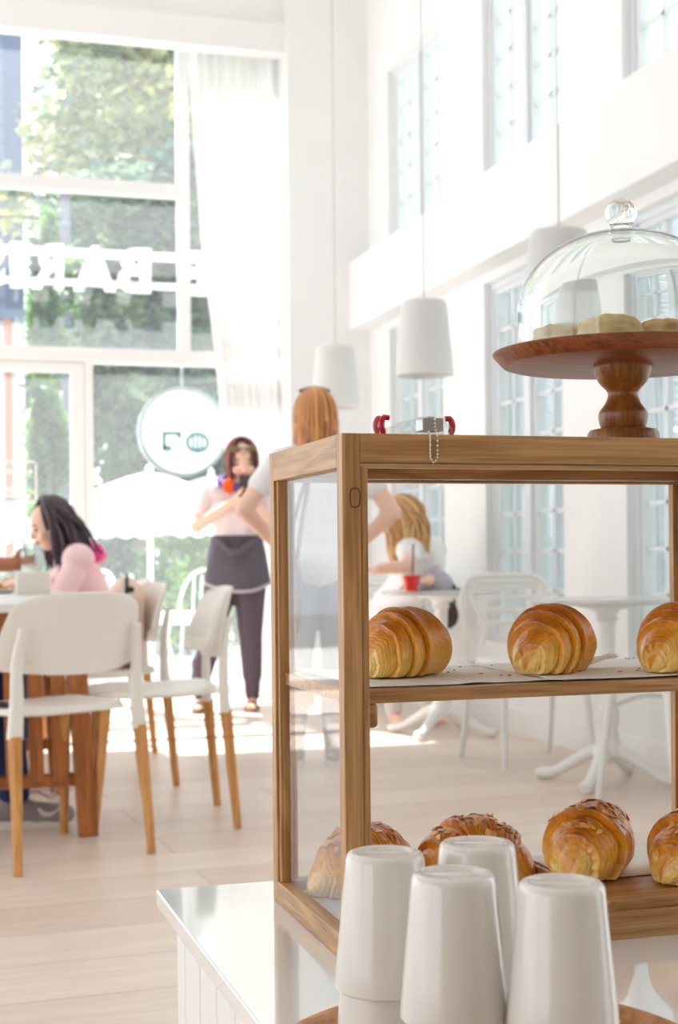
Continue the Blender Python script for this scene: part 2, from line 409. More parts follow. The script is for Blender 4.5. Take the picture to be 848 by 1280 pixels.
# sheer curtain
M_curt, nt, out = newmat('sheer_curtain')
d_ = N(nt, 'ShaderNodeBsdfDiffuse'); d_.inputs[0].default_value = (0.92, 0.91, 0.9, 1); t_ = N(nt, 'ShaderNodeBsdfTranslucent'); t_.inputs[0].default_value = (0.95, 0.94, 0.93, 1)
x_ = N(nt, 'ShaderNodeBsdfTransparent'); m1 = N(nt, 'ShaderNodeMixShader'); m1.inputs[0].default_value = 0.2; m2 = N(nt, 'ShaderNodeMixShader'); m2.inputs[0].default_value = 0.07
nt.links.new(d_.outputs[0], m1.inputs[1]); nt.links.new(t_.outputs[0], m1.inputs[2]); nt.links.new(m1.outputs[0], m2.inputs[1]); nt.links.new(x_.outputs[0], m2.inputs[2]); nt.links.new(m2.outputs[0], out.inputs[0])
edge = [(4.40, fz(231, 62, 9.27).x), (3.0, fz(252, 300, 9.27).x), (2.2, fz(270, 440, 9.27).x), (1.4, fz(285, 580, 9.27).x), (0.7, fz(296, 720, 9.27).x), (0.02, fz(302, 860, 9.27).x)]
def exz(z):
    for i in range(len(edge)-1):
        if edge[i][0] >= z >= edge[i+1][0]:
            t = (edge[i][0]-z)/(edge[i][0]-edge[i+1][0]); return lerp(edge[i][1], edge[i+1][1], t)
    return edge[-1][1]
def cur(u, v):
    z = lerp(4.40, 0.02, u); x0 = exz(z); x1 = 2.398; x = lerp(x0, x1, v)
    am = 0.022+0.03*v
    return (x, 9.27+am*math.sin(v*2*PI*8.5+0.6*math.sin(u*3))+0.012*math.sin(v*2*PI*19+u*2), z)
co = MB().grid(cur, 60, 220).build('curtain', M_curt)
tag(co, 'tall sheer white curtain gathered beside the front window', 'curtain')
# outside sign: rails and letters seen from behind
sg = thing('letter_sign', 'white raised letters on two rails outside the upper front window', 'sign', (0, YG+0.15, 0))
YS = YG+0.15
M_sign = mat('white_sign_enamel', (0.92, 0.92, 0.92), 0.4, trans=0.35)
r1a, r1b = fz(0, 306, YS).z, fz(0, 316, YS).z; r2a, r2b = fz(0, 345, YS).z, fz(0, 353, YS).z
MB().box(-2.6, 2.35, -0.02, 0.02, r1b, r1a).build('rail', M_sign, sg, smooth=False)
MB().box(-2.6, 2.35, -0.02, 0.02, r2b, r2a).build('rail', M_sign, sg, smooth=False)
for x in (-2.3, -0.6, Xm): MB().box(x-0.015, x+0.015, -0.11, 0.0, r2b, r1a).build('bracket', M_sign, sg, smooth=False)
zb, ztp = fz(100, 362, YS).z, fz(100, 306, YS).z
def letter(ch, x0, x1):      # x0 < x1 are picture-left/right; drawn mirrored because it faces the street
    cu = bpy.data.curves.new('letter', 'FONT'); cu.body = ch; cu.size = 1.0; cu.offset = 0.042; cu.extrude = 0.0; cu.resolution_u = 3
    o = bpy.data.objects.new('tmp', cu); COL.objects.link(o)
    dg = bpy.context.evaluated_depsgraph_get(); me = o.evaluated_get(dg).to_mesh()
    vs = [v.co.copy() for v in me.vertices]; fs = [tuple(p.vertices) for p in me.polygons]
    o.evaluated_get(dg).to_mesh_clear(); bpy.data.objects.remove(o)
    ax, bx = min(v.x for v in vs), max(v.x for v in vs); ay, by = min(v.y for v in vs), max(v.y for v in vs)
    q = [Vector((x1-(v.x-ax)/(bx-ax)*(x1-x0), 0.0, zb+(v.y-ay)/(by-ay)*(ztp-zb))) for v in vs]
    bm = bmesh.new(); bv = [bm.verts.new(p) for p in q]
    for f in fs:
        try: bm.faces.new([bv[i] for i in f])
        except ValueError: pass
    r = bmesh.ops.extrude_face_region(bm, geom=list(bm.faces))
    for e in r['geom']:
        if isinstance(e, bmesh.types.BMVert): e.co.y += 0.05
    MB().frombm(bm).build('letter', M_sign, sg, smooth=False)
for ch, a, b in (('S', -28, 7), ('I', 13, 29), ('R', 38, 80), ('A', 92, 145), ('B', 148, 189), ('E', 226, 262)):
    letter(ch, fz(a, 335, YS).x, fz(b, 335, YS).x)
# round sign
pc = fz(228, 540, YG+0.12)
rs = thing('round_sign', 'round translucent white sign hanging outside the front glass', 'sign', pc)
Mr = Matrix.Rotation(PI/2, 4, 'X')
M_ring = mat('pale_grey_metal', (0.36, 0.44, 0.46), 0.35, 0.4)
M_disc = mat('opal_acrylic', (0.95, 0.98, 0.98), 0.3, trans=0.2)
M_mark = mat('pale_teal_vinyl', srgb(96, 150, 156), 0.5)
R = 0.302
MB().lathe([(R-0.022, -0.04), (R, -0.04), (R, 0.04), (R-0.022, 0.04), (R-0.022, -0.04)], 64, M=Mr, ends=False).build('ring', M_ring, rs)
MB().grid(lambda u, v: ((R-0.021)*u*math.cos(v*2*PI), 0.0, (R-0.021)*u*math.sin(v*2*PI)), 4, 64, True).build('disc', M_disc, rs)
mb = MB(); y0, y1 = -0.006, -0.002; s = 0.0054
def pb(x0, x1, ya, yb_): mb.box((x0-228)*s, (x1-228)*s, y0, y1, (540-yb_)*s, (540-ya)*s)
pb(203, 226, 540, 544); pb(203, 207, 540, 562); pb(203, 214, 557, 564); pb(222, 226, 540, 548)          # bent bracket shape
mb.build('emblem', M_mark, rs, smooth=False); mb = MB()
mb.tube([((247-228)*s+13*s*math.cos(t)*(1.0), y0, (553-540)*-s+11*s*math.sin(t)) for t in [2*PI*i/28 for i in range(28)]], 0.011, 6, closed=True)
for x in (240.5, 246, 251.5): pb(x, x+2.4, 542, 564)
pb(236, 259, 560, 563)
mb.build('emblem', M_mark, rs, smooth=False); mb = MB()
for x in (230, 236, 243, 250): pb(x, x+3.5, 524, 527)
mb.build('small_lettering', M_mark, rs, smooth=False)
MB().tube([(0, 0, R-0.01), (0, 0, zt-0.02-pc.z)], 0.008, 8).build('hanger', M_ring, rs)
# ================================================================== OUTDOORS
M_pave = mat('pale_terrace_paving', (0.46, 0.445, 0.42), 0.7, var=0.08, scale=4)
struct(MB().box(-14, 3.4, YG+0.06, 32, -0.14, -0.02).build('terrace_ground', M_pave, smooth=False))
M_lawn = mat('lawn', srgb(160, 172, 146), 0.9, var=0.2, scale=8)
struct(MB().box(3.4, 16, -6, 32, -0.16, -0.04).build('lawn', M_lawn, smooth=False))
M_leaf = attr_mat('tree_leaves', 'col', 0.45, trans=0.48)
M_bark = mat('grey_bark', srgb(120, 110, 105), 0.85, var=0.3, scale=12, bump=0.4)
PAL_Y = [srgb(222, 222, 150), srgb(186, 198, 126), srgb(240, 234, 180), srgb(134, 158, 110), srgb(98, 122, 108), srgb(250, 246, 206), srgb(170, 184, 180)]
PAL_G = [srgb(88, 132, 84), srgb(60, 100, 76), srgb(120, 160, 92), srgb(150, 186, 104), srgb(48, 82, 72)]
PAL_H = [srgb(120, 176, 76), srgb(92, 146, 66), srgb(158, 204, 96), srgb(72, 118, 60), srgb(176, 212, 120)]
PAL_B = [srgb(84, 120, 112), srgb(64, 100, 100), srgb(112, 146, 116), srgb(150, 172, 132)]
def foliage(mb, c, r, n, size, pal, rnd, shell=0.45):
    c = Vector(c)
    cl = [(Vector((rnd.gauss(0, 1), rnd.gauss(0, 1), rnd.gauss(0, 1))).normalized()*(rnd.uniform(shell, 0.95)), rnd.uniform(0.16, 0.3), rnd.choice(pal)) for _ in range(max(8, n//55))]
    for i in range(n):
        d, sp, col = rnd.choice(cl)
        q = d+Vector((rnd.gauss(0, 1), rnd.gauss(0, 1), rnd.gauss(0, 1)))*sp*0.5
        p = c+Vector((q.x*r[0], q.y*r[1], q.z*r[2]))
        if p.z < 0.05: p.z = rnd.uniform(0.05, 0.3)
        E = Euler((rnd.uniform(-0.9, 0.9), rnd.uniform(-0.9, 0.9), rnd.uniform(0, 6.28))).to_matrix()
        s = size*rnd.uniform(0.7, 1.3); cc = mixc(col, rnd.choice(pal), 0.35)
        vs = [p+E @ Vector(v) for v in ((0, -s, 0), (s*0.5, -s*0.2, s*0.1), (s*0.36, s*0.5, 0.06*s), (0, s, -0.1*s), (-s*0.36, s*0.5, 0.06*s), (-s*0.5, -s*0.2, s*0.1))]
        mb.add(vs, [(0, 1, 2, 3), (0, 3, 4, 5)], cc)
def tree(label, x, y, tz, crowns, n, size, pal, seed, tr=0.13):
    rnd = random.Random(seed)
    t = thing('street_tree', label, 'tree', (x, y, -0.03), 0, 'trees across the terrace')
    tb = MB(); tb.tube(bez([(0, 0, 0), (0.05, 0.03, tz*0.4), (-0.04, 0.0, tz*0.75), (0.03, 0, tz)], 5), [tr*(1-0.045*i) for i in range(16)], 10)
    for (c, r) in crowns:
        tb.tube(bez([(0, 0, tz*0.55), (c[0]*0.5, c[1]*0.5, (tz*0.7+c[2])*0.5), c], 5), [tr*0.5*(1-0.06*i) for i in range(11)], 8)
    tb.build('trunk', M_bark, t)
    lb = MB()
    for (c, r) in crowns: foliage(lb, c, r, int(n/len(crowns)), size, pal, rnd)
    lb.build('crown', M_leaf, t, smooth=False)
    return t
tree('tall yellow-green tree filling the upper left pane', 2.95, 18.7, 5.2, [((-0.3, 0, 5.8), (1.5, 1.2, 1.7)), ((0.9, 0.1, 7.2), (1.6, 1.2, 1.6)), ((-0.2, -0.1, 8.1), (1.3, 1.1, 1.2))], 9500, 0.105, PAL_Y, 1)
tree('yellow-green tree behind the mullion and the curtain edge', 4.7, 21.6, 5.5, [((-0.3, 0, 6.0), (1.6, 1.3, 1.9)), ((0.3, 0.1, 8.0), (1.8, 1.3, 2.0))], 7500, 0.12, PAL_Y, 2)
tree('dull green tree behind the raised white letters', 2.78, 16.1, 3.1, [((-0.4, 0, 3.1), (1.1, 0.8, 0.9)), ((0.75, 0.1, 3.9), (1.0, 0.8, 1.0)), ((-0.45, 0.0, 4.5), (1.0, 0.8, 1.0)), ((0.5, 0, 5.0), (0.9, 0.8, 0.8))], 13000, 0.085, PAL_Y[3:5]+PAL_B, 3, 0.1)
tree('dark blue-green tree behind the round sign', 2.92, 15.55, 1.9, [((-0.35, 0, 2.1), (1.0, 0.6, 0.85)), ((0.5, 0.05, 2.55), (0.85, 0.6, 0.85))], 4200, 0.095, PAL_B+PAL_G[:2], 4, 0.07)
tree('small bright green tree between the pale wall and the utility pole', 1.36, 14.4, 1.4, [((0.0, 0, 1.75), (0.2, 0.3, 1.0)), ((0.04, 0, 3.5), (0.24, 0.3, 1.0))], 3200, 0.08, PAL_G, 5, 0.05)
tree('broad dark tree far behind all the others', 4.9, 27.5, 5.6, [((-1.6, 0, 4.4), (2.0, 1.3, 3.8)), ((0.9, 0, 4.0), (2.0, 1.3, 3.6)), ((-0.4, 0.3, 9.5), (2.2, 1.3, 2.8)), ((1.0, 0, 8), (1.8, 1.3, 2.6))], 5200, 0.22, PAL_B+PAL_G[:1]+PAL_Y[3:5], 6, 0.2)
# clipped hedge, low on the terrace
def shrub(label, x, y, r, n, pal, seed, size=0.05):
    t = thing('terrace_shrub', label, 'shrub', (x, y, -0.02), 0, 'shrubs on the terrace'); rnd = random.Random(seed)
    sb = MB()
    for i in range(7): sb.tube([(0, 0, 0), (rnd.uniform(-.3, .3)*r[0], rnd.uniform(-.3, .3)*r[1], r[2]), (rnd.uniform(-.7, .7)*r[0], rnd.uniform(-.7, .7)*r[1], r[2]*1.6)], [0.02, 0.014, 0.006], 6)
    sb.build('stem', M_bark, t)
    lb = MB(); foliage(lb, (0, 0, r[2]), r, n, size, pal, rnd, 0.25); lb.build('foliage', M_leaf, t, smooth=False)
p = PY(235, 740, 13.2)
shrub('bright green bush under the white parasol, between its two poles', p.x, 13.2, (0.48, 0.35, 0.75), 3600, PAL_H, 11)
p = PY(285, 730, 13.9)
shrub('sunlit pale green bush behind the woman with the phone', p.x+0.1, 13.9, (0.5, 0.35, 0.75), 3000, PAL_H, 12)
p = PY(150, 720, 14.2)
shrub('dark blue-green bush left of the parasol pole', p.x-0.15, 14.2, (0.62, 0.35, 0.6), 3000, PAL_B, 13)
p = PY(45, 690, 14.0)
shrub('green bush behind the girl in the pink hoodie', p.x, 14.0, (0.6, 0.35, 0.62), 2400, PAL_G+PAL_B, 14)
# building with boarded front, at far left
bl = thing('grey_building', 'blue-grey boarded building across the street at far left', 'building', (1.75, 22.0, -0.02))
M_sid = mat('blue_grey_boards', srgb(120, 134, 164), 0.7, var=0.12, scale=2, stretch=(1, 1, 16))
M_wpan = mat('white_panel', srgb(232, 236, 245), 0.6)
M_pipe = mat('rust_brown_pipe', srgb(196, 130, 106), 0.6)
mb = MB().box(-8, -0.27, 0, 4, 4.55, 11.4)
for i in range(26): mb.box(-8, -0.27, -0.025, 0, 4.55+i*0.26, 4.55+i*0.26+0.22)
mb.build('upper_wall', M_sid, bl, smooth=False)
MB().box(-8, 0.0, -0.02, 4, 0, 4.55).build('lower_wall', M_wpan, bl, smooth=False)
MB().box(-0.27, 0.0, -0.08, 3, 4.55, 11.4).build('corner_pier', mat('slate_blue_render', srgb(84, 98, 134), 0.7, var=0.06, scale=5), bl, smooth=False)
MB().tube([(-0.25, -0.1, 0), (-0.25, -0.1, 4.5)], 0.055, 12).build('downpipe', M_pipe, bl)
MB().box(-8, 0.06, -0.12, 0, 4.48, 4.66).build('ledge', M_sid, bl, smooth=False)
# utility pole and wires
p = PY(84, 500, 15.2)
up = thing('utility_pole', 'weathered grey utility pole standing behind the glass door', 'pole', (p.x, 15.2, -0.02))
M_conc = mat('weathered_concrete', srgb(116, 114, 130), 0.8, var=0.15, scale=8)
MB().tube([(0, 0, 0), (0, 0, 4.8)], [0.062, 0.05], 16).build('shaft', M_conc, up)
MB().tube([(0, 0, 4.40), (0, 0, 4.44)], 0.06, 12).build('cable_clamp', M_sid, up)
M_wire = mat('black_cable', (0.03, 0.03, 0.04), 0.6)
tag(MB().tube(bez([(-3, 15.14, 1.35), (p.x-1, 15.14, 1.5), (p.x, 15.14, 1.72), (p.x+1.5, 15.14, 2.8), (p.x+4, 15.14, 3.3)], 6), 0.011, 6).build('power_cable', M_wire), 'dark cable slung across the utility pole, lower of the two', 'cable')
tag(MB().tube(bez([(-3, 15.2, 4.2), (p.x, 15.2, 4.46), (p.x+2, 15.2, 4.3), (p.x+4, 15.2, 4.35)], 6), 0.010, 6).build('power_cable', M_wire), 'dark cable clamped near the top of the utility pole, upper of the two', 'cable')
# white market parasols
M_can = mat('white_parasol_cloth', (0.93, 0.93, 0.93), 0.8, trans=0.45)
M_pole = mat('white_painted_metal', (0.85, 0.86, 0.86), 0.4)
def parasol(label, x, y, ztop, zed, r, rz):
    t = thing('market_parasol', label, 'parasol', (x, y, -0.02), rz, 'white parasols on the terrace')
    ztop += 0.02; zed += 0.02
    n = 8
    def can(u, v):
        a = v*2*PI; k = math.cos(PI/n)/math.cos(((a+PI/n) % (2*PI/n))-PI/n)
        rr = r*u*lerp(1, k, min(1, u*1.5)); z = lerp(ztop, zed, u**1.25)+0.02*math.sin(u*PI)
        return (rr*math.cos(a), rr*math.sin(a), z)
    MB().grid(can, 14, 64, True).build('canopy', M_can, t)
    def val(u, v):
        a = v*2*PI; k = math.cos(PI/n)/math.cos(((a+PI/n) % (2*PI/n))-PI/n); h = 0.13+0.03*abs(math.sin(v*PI*32))
        return (r*k*math.cos(a)*(1+0.01*u), r*k*math.sin(a)*(1+0.01*u), zed-h*u)
    MB().grid(val, 3, 128, True).build('valance', M_can, t)
    MB().tube([(0, 0, 0.08), (0, 0, ztop+0.04)], 0.024, 12).build('pole', M_pole, t)
    MB().lathe([(0.0001, ztop-0.02), (0.04, ztop-0.01), (0.03, ztop+0.05), (0.0001, ztop+0.08)], 16).build('finial', M_pole, t)
    MB().lathe([(0.0001, 0), (0.3, 0), (0.3, 0.05), (0.05, 0.09), (0.0001, 0.09)], 24).build('base', M_pole, t)
    rb = MB()
    for i in range(n):
        a = 2*PI*i/n; rb.tube([(0, 0, ztop-0.05), (r*0.95*math.cos(a), r*0.95*math.sin(a), zed)], 0.009, 6)
    rb.build('ribs', M_pole, t)
def parasol_at(px, py_top, py_edge, Y, r, rz, label):
    a = PY(px, py_top, Y); b = PY(px, py_edge, Y); parasol(label, a.x, Y, a.z, b.z, r, rz)
parasol_at(187, 590, 648, 12.2, 0.92, 0.2, 'white parasol beneath the round sign')
parasol_at(264, 594, 648, 13.9, 0.86, 0.5, 'white parasol behind the woman with the phone')
parasol_at(-50, 600, 655, 12.2, 0.6, 0.1, 'white parasol cut off at the left edge, behind the girl')

# greenery beyond the side windows
for k_, (x, y, lab) in enumerate(((5.0, 9.6, 'rounded green bush outside the side windows, farthest'), (4.9, 8.2, 'rounded green bush outside the second side window'), (5.1, 6.6, 'rounded green bush outside the third side window'))):
    shrub(lab, x, y, (0.6, 0.5, 0.55), 1500, PAL_H, 40+k_, 0.06)
# ================================================================== FOREGROUND
ZC = 0.573
M_quartz = mat('polished_white_worktop', (0.86, 0.86, 0.845), 0.04, coat=1.0, spec=0.8)
M_cab = mat('white_painted_boards', (0.84, 0.83, 0.81), 0.45)
ct = thing('display_counter', 'white counter with a glossy worktop in the foreground', 'counter', (0.8, 0.95, 0))
MB().box(-0.565, 0.75, -0.35, 0.466, ZC-0.017, ZC, b=0.0015).build('worktop', M_quartz, ct, smooth=False)
MB().box(-0.546, 0.73, -0.33, 0.41, 0.06, ZC-0.017).box(-0.53, 0.71, -0.31, 0.39, 0, 0.06).build('carcass', M_cab, ct, smooth=False)
mb = MB(); y = -0.33
while y < 0.40:
    mb.box(-0.554, -0.546, y, min(y+0.068, 0.414), 0.06, ZC-0.017, b=0.0018); y += 0.0705
x = -0.546
while x < 0.72:
    mb.box(x, min(x+0.068, 0.73), 0.41, 0.414, 0.06, ZC-0.017); x += 0.0705
mb.build('cladding', M_cab, ct, smooth=False)

# ---- display case
CX0, CX1, CY0, CY1, CZ0, CZ1 = 0.3354, 0.785, 1.100, 1.339, ZC, 0.999
CASE = Vector(((CX0+CX1)/2, (CY0+CY1)/2, CZ0))
W_D, W_L = srgb(150, 104, 58), srgb(204, 160, 108)
WZ = wood('oak_upright', W_D, W_L, 'Z', 1.0); WXm = wood('oak_lengthwise', W_D, W_L, 'X', 1.0); WYm = wood('oak_crosswise', W_D, W_L, 'Y', 1.0)
case = thing('display_case', 'oak-framed glass pastry case standing on the white counter', 'display case', CASE)
hx, hy, H, t = (CX1-CX0)/2, (CY1-CY0)/2, CZ1-CZ0, 0.022
for sx in (-1, 1):
    for sy in (-1, 1):
        mb = MB(); x0, x1 = sorted((sx*hx, sx*(hx-0.0155))); y0, y1 = sorted((sy*hy, sy*(hy-0.0155)))
        mb.box(x0, x1, y0, y1, 0.0, H, b=0.0008)
        x0, x1 = sorted((sx*(hx-0.0155), sx*(hx-t))); y0, y1 = sorted((sy*(hy-0.0015), sy*(hy-0.0115)))
        mb.box(x0, x1, y0, y1, 0.02, H-0.027, b=0.0008)
        x0, x1 = sorted((sx*(hx-0.0025), sx*(hx-0.0135))); y0, y1 = sorted((sy*(hy-0.0155), sy*(hy-t)))
        mb.box(x0, x1, y0, y1, 0.02, H-0.027, b=0.0008)
        post = mb.build('post', WZ, case, smooth=False)
        if sx < 0 and sy < 0:      # oval knot in the front face
            q = PY(444, 622, CY0)-CASE
            kb = MB().tube([(q.x+0.0043*math.cos(a), -hy-0.0002, q.z+0.0085*math.sin(a)+0.0008*math.sin(3*a)) for a in [2*PI*i/30 for i in range(30)]], 0.0005, 6, closed=True)
            kb.build('knot', mat('dark_knot', srgb(86, 66, 40), 0.6), post)
for sy in (-1, 1):
    y0, y1 = sorted((sy*hy, sy*(hy-0.018)))
    mb = MB().box(-hx+0.0155, hx-0.0155, y0, y1, H-0.0235, H, b=0.0008)
    y0, y1 = sorted((sy*(hy-0.0005), sy*(hy-0.014)))
    mb.box(-hx+0.0155, hx-0.0155, y0, y1, H-0.0275, H-0.0245, b=0.0006)
    mb.build('top_rail', WXm, case, smooth=False)
    y0, y1 = sorted((sy*hy, sy*(hy-0.016)))
    MB().box(-hx+0.0155, hx-0.0155, y0, y1, 0, 0.020, b=0.0008).build('bottom_rail', WXm, case, smooth=False)
for sx in (-1, 1):
    x0, x1 = sorted((sx*hx, sx*(hx-0.018)))
    MB().box(x0, x1, -hy+0.0155, hy-0.0155, H-0.027, H, b=0.0008).build('top_rail', WYm, case, smooth=False)
    x0, x1 = sorted((sx*hx, sx*(hx-0.014)))
    MB().box(x0, x1, -hy+0.0155, hy-0.0155, 0, 0.020, b=0.0008).build('bottom_rail', WYm, case, smooth=False)
MB().box(-hx+0.018, hx-0.018, -hy+0.018, hy-0.018, H-0.012, H-0.002).build('top_panel', WXm, case, smooth=False)
MB().box(-hx+0.013, hx-0.013, -hy+0.0155, hy-0.0155, 0.002, 0.012).build('bottom_panel', WXm, case, smooth=False)
zs = 0.791-ZC
shf = MB().box(-hx+0.008, hx-0.008, -hy+0.016, hy-0.012, zs-0.011, zs, b=0.0006).build('shelf', WXm, case, smooth=False)
for sx in (-1, 1):
    for y in (-hy+0.022, hy-0.026):
        x0, x1 = sorted((sx*(hx-0.013), sx*(hx-0.034)))
        MB().box(x0, x1, y-0.006, y+0.006, zs-0.031, zs-0.011, b=0.003).build('shelf_peg', WXm, case, smooth=False)
M_cg = pane_mat('case_glass', (0.985, 0.99, 0.988), 0.9)
for sx in (-1, 1):
    x0, x1 = sorted((sx*(hx-0.0070), sx*(hx-0.0095)))
    MB().box(x0, x1, -hy+0.016, hy-0.016, 0.018, H-0.024).build('side_glass', M_cg, case, smooth=False)
MB().box(-hx+0.016, hx-0.016, hy-0.0095, hy-0.007, 0.018, H-0.024).build('back_glass', M_cg, case, smooth=False)

# ---- papers
M_paper = mat('white_parchment', (0.92, 0.915, 0.90), 0.7, bump=0.06, scale=60, trans=0.15)
def paper(label, x0, x1, y0, y1, z, seed, amp=0.0012, curl=None):
    rnd = random.Random(seed); ox = rnd.uniform(0, 50)
    def fn(u, v):
        x = lerp(x0, x1, u); y = lerp(y0, y1, v)
        nz = noise.noise(Vector((x*30+ox, y*30, 0)))
        zz = z+0.0010+amp*max(0, nz)
        if curl: zz += curl(u, v)
        return (x, y+0.002*math.sin(u*9+seed), zz)
    o = MB().grid(fn, 60, 24).build('paper_sheet', M_paper)
    sm = o.modifiers.new('thickness', 'SOLIDIFY'); sm.thickness = 0.0003; sm.offset = 1
    return tag(o, label, 'paper', 'paper sheets in the pastry case')
ZS = 0.791
paper('white paper sheet on the middle shelf beneath the left croissant', CX0+0.018, 0.545, CY0+0.030, CY1-0.022, ZS, 1, 0.0015, lambda u, v: 0.012*max(0, 0.22-u)*(v > 0.15))
paper('white paper sheet on the middle shelf beneath the centre and right croissants', 0.53, CX1-0.03, CY0+0.024, CY1-0.02, ZS+0.0009, 2)
# torn crumpled strip beside the centre croissant
rn = random.Random(5)
mb = MB()
base = PZ(695, 838, ZS+0.004); tip = PZ(766, 829, ZS+0.005)
for i in range(9):
    a = base+Vector((0, 0.004*(i-4)*0.5, 0)); d = (tip-base)
    pts = [a+d*tt+Vector((0, rn.uniform(-1, 1)*0.002, 0.001+0.0085*tt*rn.uniform(0.5, 1.0))) for tt in (0, 0.3, 0.55, 0.8, rn.uniform(0.9, 1.08))]
    mb.tube(pts, [0.0014, 0.0024, 0.0030, 0.0034, 0.0016], 6, flat=0.35)
tag(mb.build('torn_paper_strip', M_paper), 'crumpled torn paper strip beside the centre croissant on the middle shelf', 'paper')
ZB = CZ0+0.012
paper('white paper sheet on the case floor, left of the wooden board', CX0+0.012, 0.572, CY0+0.020, CY1-0.03, ZB, 3, 0.0015)
# board
bd = MB(); poly = []
bx0, bx1, by0, by1, rr = 0.576, CX1-0.026, 1.121, CY1-0.026, 0.012
for (cx_, cy_, a0) in ((bx1-rr, by1-rr, 0), (bx0+rr, by1-rr, PI/2), (bx0+rr, by0+rr, PI), (bx1-rr, by0+rr, 1.5*PI)):
    for i in range(7): poly.append((cx_+rr*math.cos(a0+PI/2*i/6), cy_+rr*math.sin(a0+PI/2*i/6)))
zb0, zb1 = ZB, 0.602
n = len(poly); ins = lambda p, k: ((p[0]-(bx0+bx1)/2)*k+(bx0+bx1)/2, (p[1]-(by0+by1)/2)*k+(by0+by1)/2)
vs = [(*ins(p, 0.99), zb0) for p in poly]+[(*p, zb0+0.001) for p in poly]+[(*p, zb1-0.001) for p in poly]+[(*ins(p, 0.99), zb1) for p in poly]
fs = [tuple(range(n))[::-1], tuple(range(3*n, 4*n))]+[(k*n+i, k*n+(i+1) % n, (k+1)*n+(i+1) % n, (k+1)*n+i) for k in range(3) for i in range(n)]
bd.add(vs, fs)
tag(bd.build('serving_board', wood('acacia_board', srgb(150, 102, 58), srgb(196, 148, 98), 'X', 1.0), angle=60), 'wooden board with rounded corners on the case floor', 'board')
paper('white paper sheet lying on the wooden board', 0.582, CX1-0.032, 1.192, CY1-0.03, 0.602, 4, 0.001)

# ---- croissants
M_cro = attr_mat('baked_pastry', 'col', 0.32, coat=0.55, bump=0.25, bscale=260, var=0.16, spec=0.5)
def croissant(mb, L, R, bend, B, seed, squash=0.95, lip=0.26, skew=0.5, droop=0.62, nb=0.0, wid=1.0):
    """rolled dough: the middle band is the widest layer, every band towards a tip slips out from under the one before"""
    rnd = random.Random(seed); ox = rnd.uniform(0, 99)
    nu, nv = 300, 110; rho = L/bend
    DK, MD, LT, PL = srgb(158, 76, 6), srgb(226, 142, 18), srgb(244, 190, 58), srgb(253, 226, 146)
    nz = noise.noise
    for i in range(nu+1):
        u = -1+2*i/nu; au = min(abs(u), 0.9999); sg_ = 1 if u > 0 else -1; th = u*bend/2
        c = Vector((rho*math.sin(th), rho*(1-math.cos(th)), 0)); nrm = Vector((-math.sin(th), math.cos(th), 0)); tan = Vector((math.cos(th), math.sin(th), 0))
        E = R*(0.97*(1-au**2.2)**0.56+0.05*(1-au))
        if au > 0.9: E = max(E, R*0.30*math.sqrt(max(0, 1-((au-0.9)/0.1)**2)))
        cz = -(R-E)*droop
        for j in range(nv):
            a = 2*PI*j/nv; ca, sa = math.cos(a), math.sin(a)
            wob = 0.15*nz(Vector((ca*1.1+ox, sa*1.1, u*1.5)))+0.06*nz(Vector((ca*4+ox, sa*4, u*6)))
            q = au**0.95*B+(wob+skew*0.28*ca*sg_*au)*min(1, au*4)+nb*min(1, au*4)
            q = max(0.0, q); f = q-math.floor(q); bi = math.floor(q)
            e0 = 0.90
            if f < e0: prof = 0.15+0.85*(f/e0)**0.62
            else: prof = 1-0.95*((f-e0)/(1-e0))**1.3
            if bi == 0: prof = max(prof, 0.62) if f < e0 else prof
            r = E*(1+lip*(prof-0.62))
            st = math.sin(f*2*PI*6+2.5*nz(Vector((ca*1.4+ox, sa*1.4, u*3+bi))))
            r += 0.011*R*st*(0.4+0.6*(1-prof))
            r *= 1+0.045*nz(Vector((u*2.2+ox, ca, sa)))+0.012*nz(Vector((u*14+ox, ca*7, sa*7)))
            p = c+nrm*(ca*r*wid)+Vector((0, 0, sa*r*squash+cz))+tan*(lip*0.5*E*(prof-0.6)*sg_)
            fl = -0.70*R
            if p.z < fl: p.z = fl-(fl-p.z)*0.10
            up_ = max(0, sa)
            k = 0.16+0.50*up_+0.42*max(0, prof-0.55)*(0.4+0.6*up_)-0.22*au*au+0.22*nz(Vector((u*5+ox, ca*2, sa*2)))
            k += 0.07*st+0.10
            col = mixc(LT, MD, k/0.55) if k < 0.55 else mixc(MD, DK, (k-0.55)/0.45)
            if f < 0.30 and bi > 0: col = mixc(col, PL, 0.75*(1-f/0.30)*(1-0.45*up_))
            if sa < 0.15: col = mixc(col, PL, min(0.62, (0.15-sa)*0.65+0.06*st))
            if au > 0.72 and sa < 0.75: col = mixc(col, PL, 0.28*min(1, (au-0.72)/0.15))
            mb.v.append(tuple(p)); mb.c[len(mb.v)-1] = col
    o = len(mb.v)-(nu+1)*nv
    for i in range(nu):
        for j in range(nv):
            j2 = (j+1) % nv; mb.f.append((o+i*nv+j, o+(i+1)*nv+j, o+(i+1)*nv+j2, o+i*nv+j2))
    mb.f.append(tuple(o+j for j in range(nv))[::-1]); mb.f.append(tuple(o+nu*nv+j for j in range(nv)))
    return mb
M_alm = attr_mat('toasted_almond', 'col', 0.4, coat=0.3)
